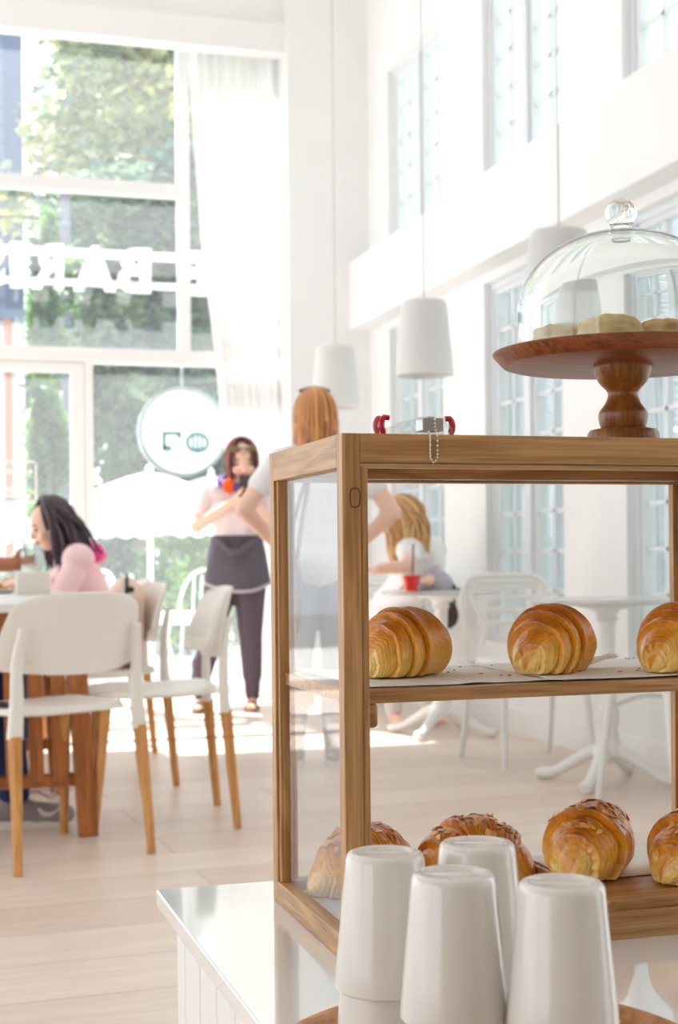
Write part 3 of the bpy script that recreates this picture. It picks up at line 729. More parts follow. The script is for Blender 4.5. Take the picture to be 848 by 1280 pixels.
def place_croissant(name, label, pos, rz, L, R, bend, B, seed, group, almonds=0, tilt=0.0, **kw):
    mb = croissant(MB(), L, R, bend, B, seed, **kw)
    if tilt:
        T = Matrix.Rotation(tilt, 3, 'X'); mb.v = [tuple(T @ Vector(v)) for v in mb.v]
    zmin = min(v[2] for v in mb.v); mb.v = [(v[0], v[1], v[2]-zmin) for v in mb.v]
    xs = sum(v[0] for v in mb.v)/len(mb.v); ysm = sum(v[1] for v in mb.v)/len(mb.v)
    mb.v = [(v[0]-xs, v[1]-ysm, v[2]) for v in mb.v]
    o = mb.build(name, M_cro, None, angle=75, loc=pos); o.rotation_euler = (0, 0, rz)
    tag(o, label, 'croissant', group)
    if almonds:
        rnd = random.Random(seed+50); ab = MB()
        zmax = max(v[2] for v in mb.v); top = [i for i, v in enumerate(mb.v) if v[2] > zmax*0.70]
        me = o.data
        for k in range(almonds):
            v = me.vertices[rnd.choice(top)]; nrm = Vector(v.normal); c = Vector(v.co)+nrm*0.0004
            if nrm.z < 0.25: continue
            e = nrm.to_track_quat('Z', 'Y').to_matrix() @ Euler((rnd.uniform(-.18, .18), rnd.uniform(-.18, .18), rnd.uniform(0, 6.3))).to_matrix()
            s = rnd.uniform(0.0040, 0.0062); col = mixc(srgb(246, 196, 116), srgb(176, 96, 32), rnd.random()**1.4)
            bm = bmesh.new(); bmesh.ops.create_uvsphere(bm, u_segments=12, v_segments=6, radius=1)
            for w in bm.verts:
                tt = (w.co.y+1)/2; w.co = Vector((w.co.x*s*0.62*(1.05-0.45*tt), w.co.y*s, w.co.z*s*0.14+0.25*s*(w.co.x**2)*0.5))
            M4 = e.to_4x4(); M4.translation = c
            ab.frombm(bm, M4, col)
        ab.build('almond_flakes', M_alm, o)
    return o
g1 = 'plain croissants on the middle shelf'
za = ZS+0.0022
def floor_at(px, d, z): p = P(px, 700, d); return (p.x, p.y, z)
place_croissant('croissant', 'plain croissant on the middle shelf, leftmost, half behind the corner post', floor_at(500, 1.30, za), math.radians(38), 0.106, 0.0345, 0.9, 4.3, 3, g1)
place_croissant('croissant', 'plain croissant on the middle shelf beside the torn paper strip', floor_at(685, 1.315, za), math.radians(46), 0.098, 0.0350, 0.7, 4.3, 5, g1)
place_croissant('croissant', 'plain croissant on the middle shelf, cut off by the right edge', floor_at(848, 1.32, za), math.radians(38), 0.104, 0.0355, 0.8, 4.3, 8, g1)
g2 = 'almond croissants on the case floor'
zb_ = ZB+0.0012
place_croissant('almond_croissant', 'almond croissant on the case floor, behind the corner post', floor_at(446, 1.36, zb_), math.radians(25), 0.120, 0.0355, 1.2, 2.6, 13, g2, 60)
place_croissant('almond_croissant', 'almond croissant on the case floor, half hidden behind the upturned cups', floor_at(592, 1.372, zb_), math.radians(172), 0.114, 0.0375, 1.5, 2.6, 15, g2, 70)
place_croissant('almond_croissant', 'round-backed almond croissant at the left end of the wooden board', floor_at(729, 1.342, 0.6032), math.radians(52), 0.112, 0.0378, 0.8, 2.4, 17, g2, 70, lip=0.30)
place_croissant('almond_croissant', 'almond croissant on the wooden board, cut off by the right edge', floor_at(856, 1.33, 0.6032), math.radians(45), 0.115, 0.0355, 1.1, 2.3, 21, g2, 50, lip=0.32)
rnd = random.Random(3); mb = MB()
for i in range(26):
    p = PZ(rnd.uniform(540, 800), 0, ZS) if False else Vector((rnd.uniform(0.40, 0.74), rnd.uniform(1.15, 1.3), ZS+0.0044))
    mb.ell(p, (rnd.uniform(.0006, .0022), rnd.uniform(.0006, .0014), .0006), seg=8, rings=5)
cr = tag(mb.build('pastry_crumbs', mat('golden_crumb', srgb(196, 130, 60), 0.6)), 'golden crumbs scattered on the middle shelf paper', 'crumbs'); cr['kind'] = 'stuff'

# ---- cake stand, dome, scones
p = P(781, 692, 1.3556); SX, SY = p.x, p.y
st = thing('cake_stand', 'turned wooden cake stand on top of the pastry case', 'cake stand', (SX, SY, CZ1))
W_st = wood('red_brown_acacia', srgb(100, 50, 26), srgb(160, 92, 54), 'X', 0.9, 0.35); W_ped = wood('turned_acacia', srgb(120, 68, 28), srgb(172, 112, 56), 'Z', 0.9, 0.3)
MB().lathe([(0.0001, 0.0785), (0.109, 0.0785), (0.1125, 0.0795), (0.1215, 0.0895), (0.122, 0.0912), (0.121, 0.0918), (0.118, 0.0912), (0.112, 0.0888), (0.0001, 0.0885)], 96).build('plate', W_st, st)
prof = bez([(0.0275, 0, 0.0785), (0.0272, 0, 0.0745), (0.0225, 0, 0.063), (0.0155, 0, 0.055), (0.0140, 0, 0.0505), (0.0165, 0, 0.043), (0.0222, 0, 0.035), (0.0230, 0, 0.029), (0.0215, 0, 0.022), (0.0200, 0, 0.019)], 5)
MB().lathe([(0.0001, 0.0785)]+[(q.x, q.z) for q in prof]+[(0.0001, 0.019)], 48).build('pedestal', W_ped, st)
MB().lathe([(0.0001, 0), (0.033, 0), (0.034, 0.004), (0.0335, 0.014), (0.031, 0.0175), (0.024, 0.019), (0.0001, 0.019)], 48).build('foot', W_ped, st)
M_gl = glass_mat('clear_glass', 1.46, (0.975, 0.99, 0.985))
zd = CZ1+0.0890
dm = thing('glass_dome', 'clear glass dome with a ball knob covering the scones', 'dome', (SX, SY, zd))
R0, Hh, th = 0.0987, 0.1155, 0.0036
def dome(r, h, n=26):
    out_ = [(r*0.995, 0.0), (r, 0.02), (r, 0.038)]
    for i in range(1, n):
        a = PI/2*i/n; out_.append((r*math.cos(a)**0.92, 0.038+(h-0.038)*math.sin(a)))
    return out_
o_, i_ = dome(R0, Hh), dome(R0-th, Hh-th*1.4)
MB().lathe([(0.0001, i_[-1][1]+0.0004)]+[(i_[0][0], 0.0)] [:0]+list(reversed(i_))+[(R0-th/2, -0.0002)]+o_+[(0.0001, Hh)], 128).build('cloche', M_gl, dm, angle=75)
kn = [(0.0001, Hh-0.0002), (0.0092, Hh-0.0002), (0.0098, Hh+0.003), (0.0098, Hh+0.005)]
for i in range(1, 14):
    a = -0.82+(PI/2+0.82)*i/14; kn.append((0.0152*math.cos(a), Hh+0.0175+0.0140*math.sin(a)))
kn.append((0.0001, Hh+0.0317))
MB().lathe(kn, 48).build('knob', M_gl, dm, angle=75)
M_sc = attr_mat('pale_scone', 'col', 0.75, bump=0.5, bscale=180, var=0.08)
def scone(label, px, d, r, h, seed, tone):
    p = P(px, 692, d); rnd = random.Random(seed); ox = rnd.uniform(0, 90)
    def fn(u, v):
        a = v*2*PI
        if u < 0.45: k = u/0.45; rr = r*(0.94+0.10*math.sin(k*PI)); z = h*0.62*k
        else: k = (u-0.45)/0.55; rr = r*0.95*math.cos(k*PI/2)**0.6; z = h*(0.62+0.38*math.sin(k*PI/2))
        if u == 0: rr = 0.0001
        b = noise.noise(Vector((math.cos(a)*2+ox, math.sin(a)*2, u*4)))
        q = noise.noise(Vector((math.cos(a)*5+ox, math.sin(a)*5, u*9)))
        rr *= 1+0.07*b+0.03*q
        return (rr*math.cos(a), rr*math.sin(a), z+(h*0.05*b+h*0.015*q)*min(1, u*2))
    def cf(u, v):
        b = noise.noise(Vector((math.cos(v*6.28)*3+ox, math.sin(v*6.28)*3, u*5)))
        return mixc(srgb(248, 226, 168), tone, 0.35+0.5*max(0, u-0.35)+0.6*b)
    o = MB().grid(fn, 26, 48, True, cf).build('scone', M_sc, None, angle=80, loc=(p.x, p.y, CZ1+0.0888))
    tag(o, label, 'scone', 'scones under the dome')
scone('pale scone under the dome, largest, above the stand pedestal', 766, 1.325, 0.0315, 0.0305, 1, srgb(222, 178, 96))
scone('flat pale scone at the left under the dome', 702, 1.345, 0.0250, 0.0260, 2, srgb(228, 186, 116))
scone('browner scone at the right under the dome', 830, 1.335, 0.0265, 0.0285, 3, srgb(212, 134, 62))

# ---- clear and red gadget with bead chain on the case top
gp = P(557, 545, 1.118); gx = gp.x
gd = thing('clear_plastic_clip', 'clear plastic clip with red ends and a steel block on the case edge', 'clip', (gx, CY0+0.012, CZ1))
k = 1.118/1800
M_clear = pane_mat('clear_plastic', (0.92, 0.94, 0.94), 1.6, haze=0.05); M_red = mat('glossy_red_plastic', srgb(190, 22, 48), 0.25, coat=0.5); M_redc = mat('pale_red_plastic', srgb(226, 120, 130), 0.3, trans=0.3)
poly = [(-44*k, 0), (-44*k, 9*k), (-30*k, 12*k), (-26*k, 16*k), (4*k, 22*k), (6*k, 24*k), (16*k, 24*k), (40*k, 16*k), (46*k, 11*k), (48*k, 0)]
MB().prism(poly, -0.007, 0.007).build('body', M_clear, gd, smooth=False)
MB().box(4*k, 34*k, -0.0085, 0.0085, 5*k, 22.5*k, b=0.0008).box(12*k, 22*k, -0.0065, 0.0065, 22*k, 24*k).build('steel_block', M_steel, gd, smooth=False)
for sx, x0 in ((-1, -44*k), (1, 46*k)):
    pts = bez([(x0, 0, 0.0012), (x0-sx*1*k, 0, 9*k), (x0-sx*2*k+sx*0*k, 0, 17*k), (x0-sx*8*k, 0, 22*k)], 6)
    pts = [Vector((x0+sx*(5*k*math.sin(i/18*PI*0.9)), 0, max(0.0016, 23*k*i/18))) for i in range(19)]+[Vector((x0-sx*6*k, 0, 22.5*k))]
    MB().tube(pts, [0.0022+0.0006*math.sin(i/19*PI) for i in range(20)], 10).build('grip', M_red, gd)
    pts2 = [q+Vector((sx*5*k, 0.006, 0)) for q in pts]
    MB().tube(pts2, 0.002, 10).build('outer_grip', M_redc, gd)
M_bead = mat('polished_beads', (0.75, 0.72, 0.66), 0.2, 0.9)
mb = MB(); yf = -0.012-0.0016
path = [(21*k, -0.009, 20*k), (20.6*k, -0.0098, 10*k), (21*k, -0.0105, 4*k), (21*k, yf, -2*k), (21*k, yf, -28*k), (19*k, yf, -34*k), (16*k, yf, -37*k), (13*k, yf, -34*k), (11*k, yf, -28*k), (11*k, yf, -2*k), (11*k, -0.0105, 3*k), (12*k, -0.0092, 6*k)]
pth = bez(path, 10); acc = 0; last = pth[0]; mb.ell(last, (0.00105,)*3, seg=10, rings=8)
for q in pth[1:]:
    acc += (q-last).length; last = q
    if acc >= 0.0027: mb.ell(q, (0.00105,)*3, seg=10, rings=8); acc = 0
mb.tube(pth, 0.0003, 5)
mb.build('bead_chain', M_bead, gd)

# ---- tray and cups
tr = MB().lathe([(0.0001, 0.0), (0.134, 0.0), (0.140, 0.003), (0.1425, 0.0135), (0.141, 0.0148), (0.1375, 0.0145), (0.1355, 0.0115), (0.133, 0.007), (0.0001, 0.006)], 96)
TX, TY = 0.348, 0.832
to = tr.build('round_tray', wood('bamboo_tray', srgb(170, 112, 60), srgb(214, 160, 104), 'X', 0.8, 0.35), loc=(TX, TY, ZC+0.0005))
tag(to, 'round wooden tray with a raised rim under the upturned cups', 'tray')
M_cup = mat('white_melamine', (0.75, 0.715, 0.675), 0.14, coat=0.5)
ZT = ZC+0.0067
def cup_prof():
    h = 0.088; rim, base = 0.0332, 0.0252; w = 0.0022
    o_ = [(rim-w, 0.0), (rim-0.0004, -0.0) , (rim, 0.0012)]
    o_ = [(rim-w, 0.0006), (rim-w*0.5, 0.0), (rim, 0.0010)]
    o_ += [(rim-0.0004, 0.0085)]
    for i in range(1, 9): o_.append((lerp(rim-0.0004, base+0.0006, i/8), lerp(0.0085, h-0.006, i/8)))
    o_ += [(base+0.0002, h-0.004), (base-0.0008, h-0.0018), (base-0.0026, h-0.0004), (base-0.005, h), (base-0.0068, h-0.0006), (base-0.0078, h-0.0018), (base-0.009, h-0.0024), (0.0001, h-0.0026)]
    inner = [(0.0001, h-0.0055), (base-0.004, h-0.0055), (base-0.002, h-0.008)]
    return [(r, z) for r, z in inner]+[], o_
inn, outp = cup_prof()
full = [(0.0001, 0.088-0.0055), (0.0252-0.004, 0.088-0.0055), (0.0252-0.0022, 0.088-0.009), (0.0332-0.0026, 0.002)]+outp
cup_mesh = None
def cup(x, y, z, label):
    global cup_mesh
    if cup_mesh is None:
        o = MB().lathe(full, 72).build('upturned_cup', M_cup, angle=50, loc=(x, y, z)); cup_mesh = o
    else:
        o = cup_mesh.copy(); COL.objects.link(o); o.location = (x, y, z)
    tag(o, label, 'cup', 'white upturned cups on the tray')
def xy(px, d): p = P(px, 700, d); return p.x, p.y
for px, d, w in ((477.5, 0.935, 'leftmost stack, against the case corner post'), (593, 0.964, 'rear stack, behind the middle one'), (563, 0.872, 'front middle stack'), (698, 0.845, 'rightmost stack, in front of the wooden board')):
    x, y = xy(px, d)
    cup(x, y, ZT+0.041, 'white upturned cup on top of the '+w)
    cup(x, y, ZT, 'white upturned cup at the bottom of the '+w)
# ================================================================== FURNITURE
M_poly = mat('warm_white_plastic', srgb(236, 231, 224), 0.38)
W_beech = wood('beech', srgb(178, 118, 58), srgb(220, 164, 98), 'Z', 0.5, 0.4)
def shell_chair(label, x, y, rz):
    t = thing('shell_chair', label, 'chair', (x, y, 0), rz, 'white chairs with beech legs at the long table')
    def seat_fn(top):
        def fn(u, v):
            a = v*2*PI; c, s = math.cos(a), math.sin(a); k = (abs(c)**3.4+abs(s)**3.4)**(-1/3.4)
            xx = 0.232*u*k*c; yy = 0.225*u*k*s; w = 1-0.05*(yy < 0)*abs(yy)/0.22
            dip = -0.014*max(0, 1-(u*k*0.9)**2) if top else 0
            return (xx*w, yy, (0.463 if top else 0.432)+dip+(0.008 if yy < -0.17 and top else 0)-(0.010*(max(0, yy-0.15)/0.08) if top else 0)-(0 if top else -0.012*(u > 0.9)))
        return fn
    mb = MB()
    n = 56; o = 0
    rings = [(0.02, True), (0.3, True), (0.6, True), (0.85, True), (0.96, True), (1.0, None), (0.97, False), (0.6, False), (0.02, False)]
    vs = []
    for (u, tp) in rings:
        for k in range(n):
            v = k/n
            if tp is None: q = list(seat_fn(False)(1.0, v)); q[2] = 0.448
            else: q = seat_fn(tp)(u, v)
            vs.append(q)
    fs = [(i*n+k, i*n+(k+1) % n, (i+1)*n+(k+1) % n, (i+1)*n+k) for i in range(len(rings)-1) for k in range(n)]
    fs += [tuple(range(n))[::-1], tuple((len(rings)-1)*n+k for k in range(n))]
    mb.add(vs, fs); mb.build('seat', M_poly, t, angle=60)
    def bk(u, v):
        s = 2*u-1; w = lerp(0.5, 0.42, v**1.4); rnd_ = 0.0
        if v < 0.25: w *= lerp(0.86, 1.0, (v/0.25)**0.6)
        if v > 0.9: w *= 1-0.10*((v-0.9)/0.1)**2
        yy = -0.232-0.035*v**1.5-0.012*v+0.085*abs(s)**2.2*(1-0.35*v)
        return (s*w/2, yy, 0.560+0.243*v-0.026*abs(s)**4*(v > 0.5)*(v-0.5)*2+0.02*abs(s)**2*(v < 0.2))
    o = MB().grid(bk, 36, 20).build('backrest', M_poly, t)
    sm = o.modifiers.new('thickness', 'SOLIDIFY'); sm.thickness = 0.014; sm.offset = 0
    bv = o.modifiers.new('soft_edge', 'BEVEL'); bv.width = 0.004; bv.segments = 2; bv.limit_method = 'ANGLE'; bv.angle_limit = 1.0
    for s in (-1, 1):
        p0 = (s*0.214, -0.225, 0.385); p1 = (s*0.205, -0.222, 0.50); p2 = (s*0.205, -0.225, 0.60); p3 = (s*0.195, -0.245, 0.70)
        MB().tube(bez([p0, p1, p2, p3], 6), [0.025-0.0006*i for i in range(19)], 14, flat=0.75).build('back_post', M_poly, t)
        MB().tube([(s*0.215, -0.228, 0.392), (s*0.228, -0.262, 0.0)], [0.0205, 0.0135], 16).build('leg', W_beech, t)
        MB().tube([(s*0.185, 0.165, 0.44), (s*0.205, 0.21, 0.0)], [0.021, 0.0135], 16).build('leg', W_beech, t)
    return t
def chair_at(label, rear, face, depth=0.26):
    """rear = floor point midway between the rear feet"""
    f = Vector((face[0], face[1], 0)).normalized(); c = Vector((rear[0], rear[1], 0))+f*depth
    return shell_chair(label, c.x, c.y, math.atan2(-f.x, f.y))
ch1 = chair_at('white chair with beech legs nearest the camera, seen from behind', (0.507, 4.286), (-0.42, 0.9))
ch2 = shell_chair('x', 0, 0, 0)
def mv(o, rear, face, label, depth=0.26):
    f = Vector((face[0], face[1], 0)).normalized(); c = Vector((rear[0], rear[1], 0))+f*depth
    o.location = c; o.rotation_euler = (0, 0, math.atan2(-f.x, f.y)); o['label'] = label
mv(ch2, (1.066, 4.917), (-1, 0.06), 'white chair with beech legs turned side-on, its seat empty, right of the nearest chair')
g = 'white chairs with beech legs at the long table'
ch3 = dup(ch2, (0, 0, 0), 0, 'x'); mv(ch3, (0.985, 5.87), (-1, -0.16), 'white chair holding the tan backpack, behind the side-on empty chair')
ch4 = dup(ch2, (0, 0, 0), 0, 'x'); mv(ch4, (1.10, 6.86), (-1, 0.0), 'white chair the girl in the pink hoodie sits on')
ch5 = dup(ch2, (0, 0, 0), 0, 'x'); mv(ch5, (-0.47, 5.0), (1, 0.0), 'white chair under the person in jeans, outside the left edge')
ch6 = dup(ch2, (0, 0, 0), 0, 'x'); mv(ch6, (-0.66, 6.42), (1, 0.0), 'white chair under the person reaching for the cup, outside the left edge')
# long table
W_tab = wood('oiled_teak', srgb(128, 72, 28), srgb(186, 112, 54), 'Z', 0.5, 0.4); W_tabx = wood('oiled_teak_apron', srgb(128, 72, 28), srgb(186, 112, 54), 'Y', 0.5, 0.4)
M_ttop = mat('pale_grey_table_top', srgb(226, 226, 226), 0.3)
tb = thing('long_table', 'long table with a pale top and slatted teak trestles at left', 'table', (0.33, 5.75, 0))
MB().box(-0.35, 0.32, -1.08, 1.35, 0.733, 0.762, b=0.004).build('table_top', M_ttop, tb, smooth=False)
for x in (-0.30, 0.27): MB().box(x-0.012, x+0.012, -1.02, 1.29, 0.675, 0.733).build('apron', W_tabx, tb, smooth=False)
for yy in (-1.02, 1.29): MB().box(-0.30, 0.27, yy-0.012, yy+0.012, 0.675, 0.733).build('apron', W_tabx, tb, smooth=False)
for yy, s in ((-0.95, -1), (0.0, -1), (1.15, 1)):
    for x, sx in ((0.235, 1), (-0.265, -1)):
        MB().bar((x-sx*0.035, yy, 0.72), (x-sx*0.0, yy+s*0.07, 0.0), 0.062, 0.05, (0, 1, 0), 0.002).build('leg', W_tab, tb, smooth=False)
    for x in (-0.16, -0.085, -0.01, 0.065, 0.14):
        MB().bar((x, yy+0.03*s, 0.72), (x+0.01, yy+0.05*s, 0.18), 0.045, 0.018, (0, 1, 0)).build('slat', W_tab, tb, smooth=False)
    MB().box(-0.27, 0.24, yy+0.03*s-0.02, yy+0.03*s+0.03, 0.16, 0.20, b=0.002).build('crossbar', W_tab, tb, smooth=False)

M_wmet = mat('white_lacquered_metal', (0.84, 0.84, 0.83), 0.35)
def bent_chair(label, x, y, rz, first=None):
    gl = 'white curved-back cafe chairs by the window wall'
    if first: return dup(first, (x, y, 0), rz, label, gl)
    t = thing('cafe_chair', label, 'chair', (x, y, 0), rz, gl)
    hp = bez([(-0.205, -0.195, 0.44), (-0.212, -0.225, 0.62), (-0.205, -0.245, 0.735), (-0.165, -0.262, 0.795), (-0.08, -0.275, 0.808), (0.08, -0.275, 0.808), (0.165, -0.262, 0.795), (0.205, -0.245, 0.735), (0.212, -0.225, 0.62), (0.205, -0.195, 0.44)], 8)
    MB().tube(hp, 0.0135, 12).build('back_hoop', M_wmet, t)
    ip = bez([(-0.165, -0.17, 0.455), (-0.128, -0.195, 0.56), (-0.15, -0.225, 0.67), (-0.168, -0.248, 0.74), (-0.13, -0.262, 0.778), (0.13, -0.262, 0.778), (0.168, -0.248, 0.74), (0.15, -0.225, 0.67), (0.128, -0.195, 0.56), (0.165, -0.17, 0.455)], 8)
    MB().tube(ip, 0.011, 12).build('inner_hoop', M_wmet, t)
    for z in (0.60, 0.655, 0.71, 0.755):
        yb = -0.21-(z-0.6)*0.24
        MB().tube(bez([(-0.15, yb, z), (-0.07, yb-0.018, z), (0.07, yb-0.018, z), (0.15, yb, z)], 6), 0.0075, 8, flat=1.5).build('back_bar', M_wmet, t)
    sp = []
    for i in range(48):
        a = 2*PI*i/48; c, s = math.cos(a), math.sin(a); k = (abs(c)**3+abs(s)**3)**(-1/3); sp.append((0.215*k*c*(1+0.05*s), 0.21*k*s))
    n = 48; vs = []
    for (q, z) in ((0.93, 0.432), (1.0, 0.438), (1.0, 0.452), (0.95, 0.458), (0.5, 0.45)):
        vs += [(p[0]*q, p[1]*q, z) for p in sp]
    fs = [(i*n+k, i*n+(k+1) % n, (i+1)*n+(k+1) % n, (i+1)*n+k) for i in range(4) for k in range(n)]+[tuple(range(n))[::-1], tuple(4*n+k for k in range(n))]
    MB().add(vs, fs).build('seat', M_wmet, t)
    for s in (-1, 1):
        MB().tube([(s*0.18, 0.165, 0.44), (s*0.205, 0.225, 0.0)], [0.017, 0.0125], 12).build('leg', M_wmet, t)
        MB().tube(bez([(s*0.2, -0.18, 0.44), (s*0.205, -0.215, 0.2), (s*0.215, -0.27, 0.0)], 5), [0.017-0.0004*i for i in range(11)], 12).build('leg', M_wmet, t)
    MB().tube(bez([(-0.188, 0.17, 0.34), (0, 0.2, 0.37), (0.188, 0.17, 0.34)], 6), 0.008, 8).build('stretcher', M_wmet, t)
    return t
M_marb = mat('grey_marble', srgb(206, 206, 206), 0.25, var=0.12, scale=9)
def cafe_table(label, x, y, rz, first=None):
    gl = 'round pedestal tables along the windows'
    if first: return dup(first, (x, y, 0), rz, label, gl)
    t = thing('pedestal_table', label, 'table', (x, y, 0), rz, gl)
    MB().lathe([(0.0001, 0.707), (0.292, 0.707), (0.30, 0.712), (0.30, 0.724), (0.296, 0.728), (0.0001, 0.728)], 64).build('table_top', M_marb, t)
    prof = [(0.0001, 0.706), (0.12, 0.706), (0.115, 0.695), (0.05, 0.68), (0.038, 0.655), (0.045, 0.645), (0.034, 0.635), (0.03, 0.52), (0.034, 0.5), (0.03, 0.48), (0.031, 0.32), (0.043, 0.30), (0.046, 0.245), (0.036, 0.225), (0.05, 0.15), (0.066, 0.115), (0.05, 0.09), (0.0001, 0.085)]
    MB().lathe(prof, 32).build('column', M_wmet, t)
    for k in range(4):
        a = PI/4+k*PI/2; c, s = math.cos(a), math.sin(a)
        pts = [(c*r, s*r, z) for r, z in bez_rz]
        MB().tube(pts, [0.034, 0.031, 0.028, 0.026, 0.025, 0.024, 0.025, 0.027, 0.026, 0.022][:len(pts)], 12, flat=0.9).build('foot', M_wmet, t)
    return t
bez_rz = [(0.03, 0.125), (0.07, 0.12), (0.11, 0.10), (0.15, 0.075), (0.19, 0.05), (0.22, 0.036), (0.25, 0.028), (0.27, 0.0275), (0.285, 0.0265), (0.295, 0.023)]
t1 = cafe_table('round marble-topped pedestal table right of the curved-back chair', 2.635, 5.10, 0.0)
cafe_table('round pedestal table holding the red drink and the grey cap', 2.58, 6.78, 0.0, t1)
cafe_table('farthest round pedestal table, beyond the woman with long fair hair', 2.55, 8.40, 0.0, t1)
b1 = bent_chair('white curved-back chair between the two nearer pedestal tables', 2.585, 5.74, math.radians(179))
bent_chair('white curved-back chair cut off by the right edge', 2.68, 4.62, math.radians(8), b1)
bent_chair('white curved-back chair under the woman with long fair hair', 2.60, 7.62, math.radians(160), b1)
# pendant lamps
M_shade = mat('matt_white_shade', (0.80, 0.80, 0.80), 0.6, trans=0.25)
M_bulb = mat('frosted_bulb', (0.9, 0.9, 0.88), 0.4)
def pendant(label, x, y, first=None):
    gl = 'white bell pendant lamps in a row'; z0 = 1.80
    if first: return dup(first, (x, y, z0), 0, label, gl)
    t = thing('pendant_lamp', label, 'lamp', (x, y, z0), 0, gl)
    o_ = bez([(0.146, 0, 0.0), (0.141, 0, 0.08), (0.130, 0, 0.2), (0.121, 0, 0.30), (0.115, 0, 0.352), (0.107, 0, 0.368), (0.09, 0, 0.375), (0.03, 0, 0.378)], 4)
    i_ = [(max(q.x-0.005, 0.001), q.z-0.004*(q.z > 0.3)) for q in reversed(o_)]
    MB().lathe([(q.x, q.z) for q in o_]+[(0.001, 0.378)]+[(0.001, 0.372)]+i_[1:], 64, ends=False).build('shade', M_shade, t, angle=60)
    MB().lathe([(0.0001, 0.17), (0.03, 0.185), (0.04, 0.22), (0.03, 0.26), (0.018, 0.29), (0.018, 0.372), (0.0001, 0.372)], 24).build('bulb', M_bulb, t)
    MB().lathe([(0.018, 0.376), (0.016, 0.384), (0.006, 0.388), (0.0001, 0.388)], 16).build('collar', M_shade, t)
    MB().tube([(0, 0, 0.386), (0, 0, CEIL-z0)], 0.0042, 8).build('cord', mat('pale_grey_cord', (0.55, 0.55, 0.55), 0.6), t)
    MB().lathe([(0.0001, CEIL-z0-0.03), (0.05, CEIL-z0-0.025), (0.05, CEIL-z0), (0.0001, CEIL-z0)], 24).build('ceiling_rose', M_shade, t)
    return t
pa, pb_, pc_ = P(531, 470, 7.2), P(420, 510, 8.71), P(701, 500, 5.67)
l1 = pendant('white pendant lamp hanging over the table with the red drink, unobstructed', pa.x, pa.y)
pendant('farthest white pendant lamp, behind the auburn hair', pb_.x, pb_.y, l1)
pendant('nearest white pendant lamp, half behind the glass dome', pc_.x, pc_.y, l1)

# outdoor furniture
def garden_chair(label, x, y, rz, first=None):
    gl = 'white terrace chairs'
    if first: return dup(first, (x, y, -0.02), rz, label, gl)
    t = thing('garden_chair', label, 'chair', (x, y, -0.02), rz, gl)
    MB().tube(bez([(-0.2, -0.2, 0.43), (-0.2, -0.25, 0.62), (-0.13, -0.29, 0.78), (0, -0.3, 0.83), (0.13, -0.29, 0.78), (0.2, -0.25, 0.62), (0.2, -0.2, 0.43)], 6), 0.014, 8).build('back_hoop', M_wmet, t)
    for x_ in (-0.1, -0.035, 0.035, 0.1): MB().tube([(x_*0.9, -0.2, 0.43), (x_, -0.285, 0.785)], 0.008, 6).build('spindle', M_wmet, t)
    MB().lathe([(0.0001, 0.42), (0.21, 0.42), (0.22, 0.435), (0.21, 0.45), (0.0001, 0.445)], 32).build('seat', M_wmet, t)
    for a, b in ((-1, -1), (1, -1), (-1, 1), (1, 1)): MB().tube([(a*0.15, b*0.15, 0.43), (a*0.2, b*0.21, 0)], 0.012, 8).build('leg', M_wmet, t)
    return t
q = PY(250, 760, 10.7); gc = garden_chair('white terrace chair behind the side-on indoor chair, its hoop back showing', q.x, 10.9, math.radians(150))
q = PY(205, 760, 10.9); garden_chair('white terrace chair left of the low white terrace table', q.x-0.16, 11.15, math.radians(-70), gc)
q = PY(222, 760, 10.6)
gt = thing('terrace_table', 'low white slatted terrace table beyond the glass', 'table', (q.x, 10.6, -0.02))
mb = MB()
for i in range(8): mb.box(-0.25+i*0.063, -0.25+i*0.063+0.055, -0.22, 0.22, 0.50, 0.52)
mb.build('top', M_wmet, gt, smooth=False)
MB().box(-0.25, 0.25, -0.22, -0.2, 0.44, 0.5).box(-0.25, 0.25, 0.2, 0.22, 0.44, 0.5).build('apron', M_wmet, gt, smooth=False)
for a in (-0.23, 0.23):
    for b in (-0.2, 0.2): MB().box(a-0.018, a+0.018, b-0.018, b+0.018, 0, 0.5).build('leg', M_wmet, gt, smooth=False)
MB().box(-0.22, 0.22, -0.19, 0.19, 0.16, 0.18).build('lower_shelf', M_wmet, gt, smooth=False)

# ---- small things on tables
M_tumbler = pane_mat('clear_plastic_cup', (0.95, 0.96, 0.96), 1.3, haze=0.06)
zt_ = 0.762
q = PZ(35, 739, zt_)
dc = thing('tumbler', 'clear tumbler of milky iced drink with a straw beside the girl', 'cup', (q.x, q.y, zt_))
MB().lathe([(0.036, 0.0), (0.036, 0.004), (0.052, 0.19), (0.054, 0.19), (0.038, 0.0)], 32).build('cup_wall', M_tumbler, dc)
MB().lathe([(0.0001, 0.004), (0.0355, 0.004), (0.046, 0.12), (0.0001, 0.12)], 32).build('drink', mat('milky_drink', srgb(238, 232, 222), 0.4), dc)
MB().tube([(0.01, 0, 0.06), (-0.03, 0, 0.30)], 0.004, 8).build('straw', mat('grey_straw', (0.25, 0.25, 0.27), 0.5), dc)
q = PZ(41, 742, zt_); y_ = 5.9
q = PY(41, 735, 5.9)
nb = thing('napkin_holder', 'off-white napkin box standing before the tumbler', 'napkin holder', (q.x, 5.9, zt_))
M_nap = mat('off_white_card', srgb(232, 226, 216), 0.6)
MB().box(-0.065, 0.065, -0.05, 0.05, 0, 0.088, b=0.004).build('box', M_nap, nb, smooth=False)
MB().grid(lambda u, v: (-0.045+0.09*u, -0.004+0.012*math.sin(u*7)*v, 0.088+0.025*v*(0.6+0.4*math.sin(u*5+1))), 12, 4).build('napkin', M_paper, nb)
q = PY(2, 735, 6.15)
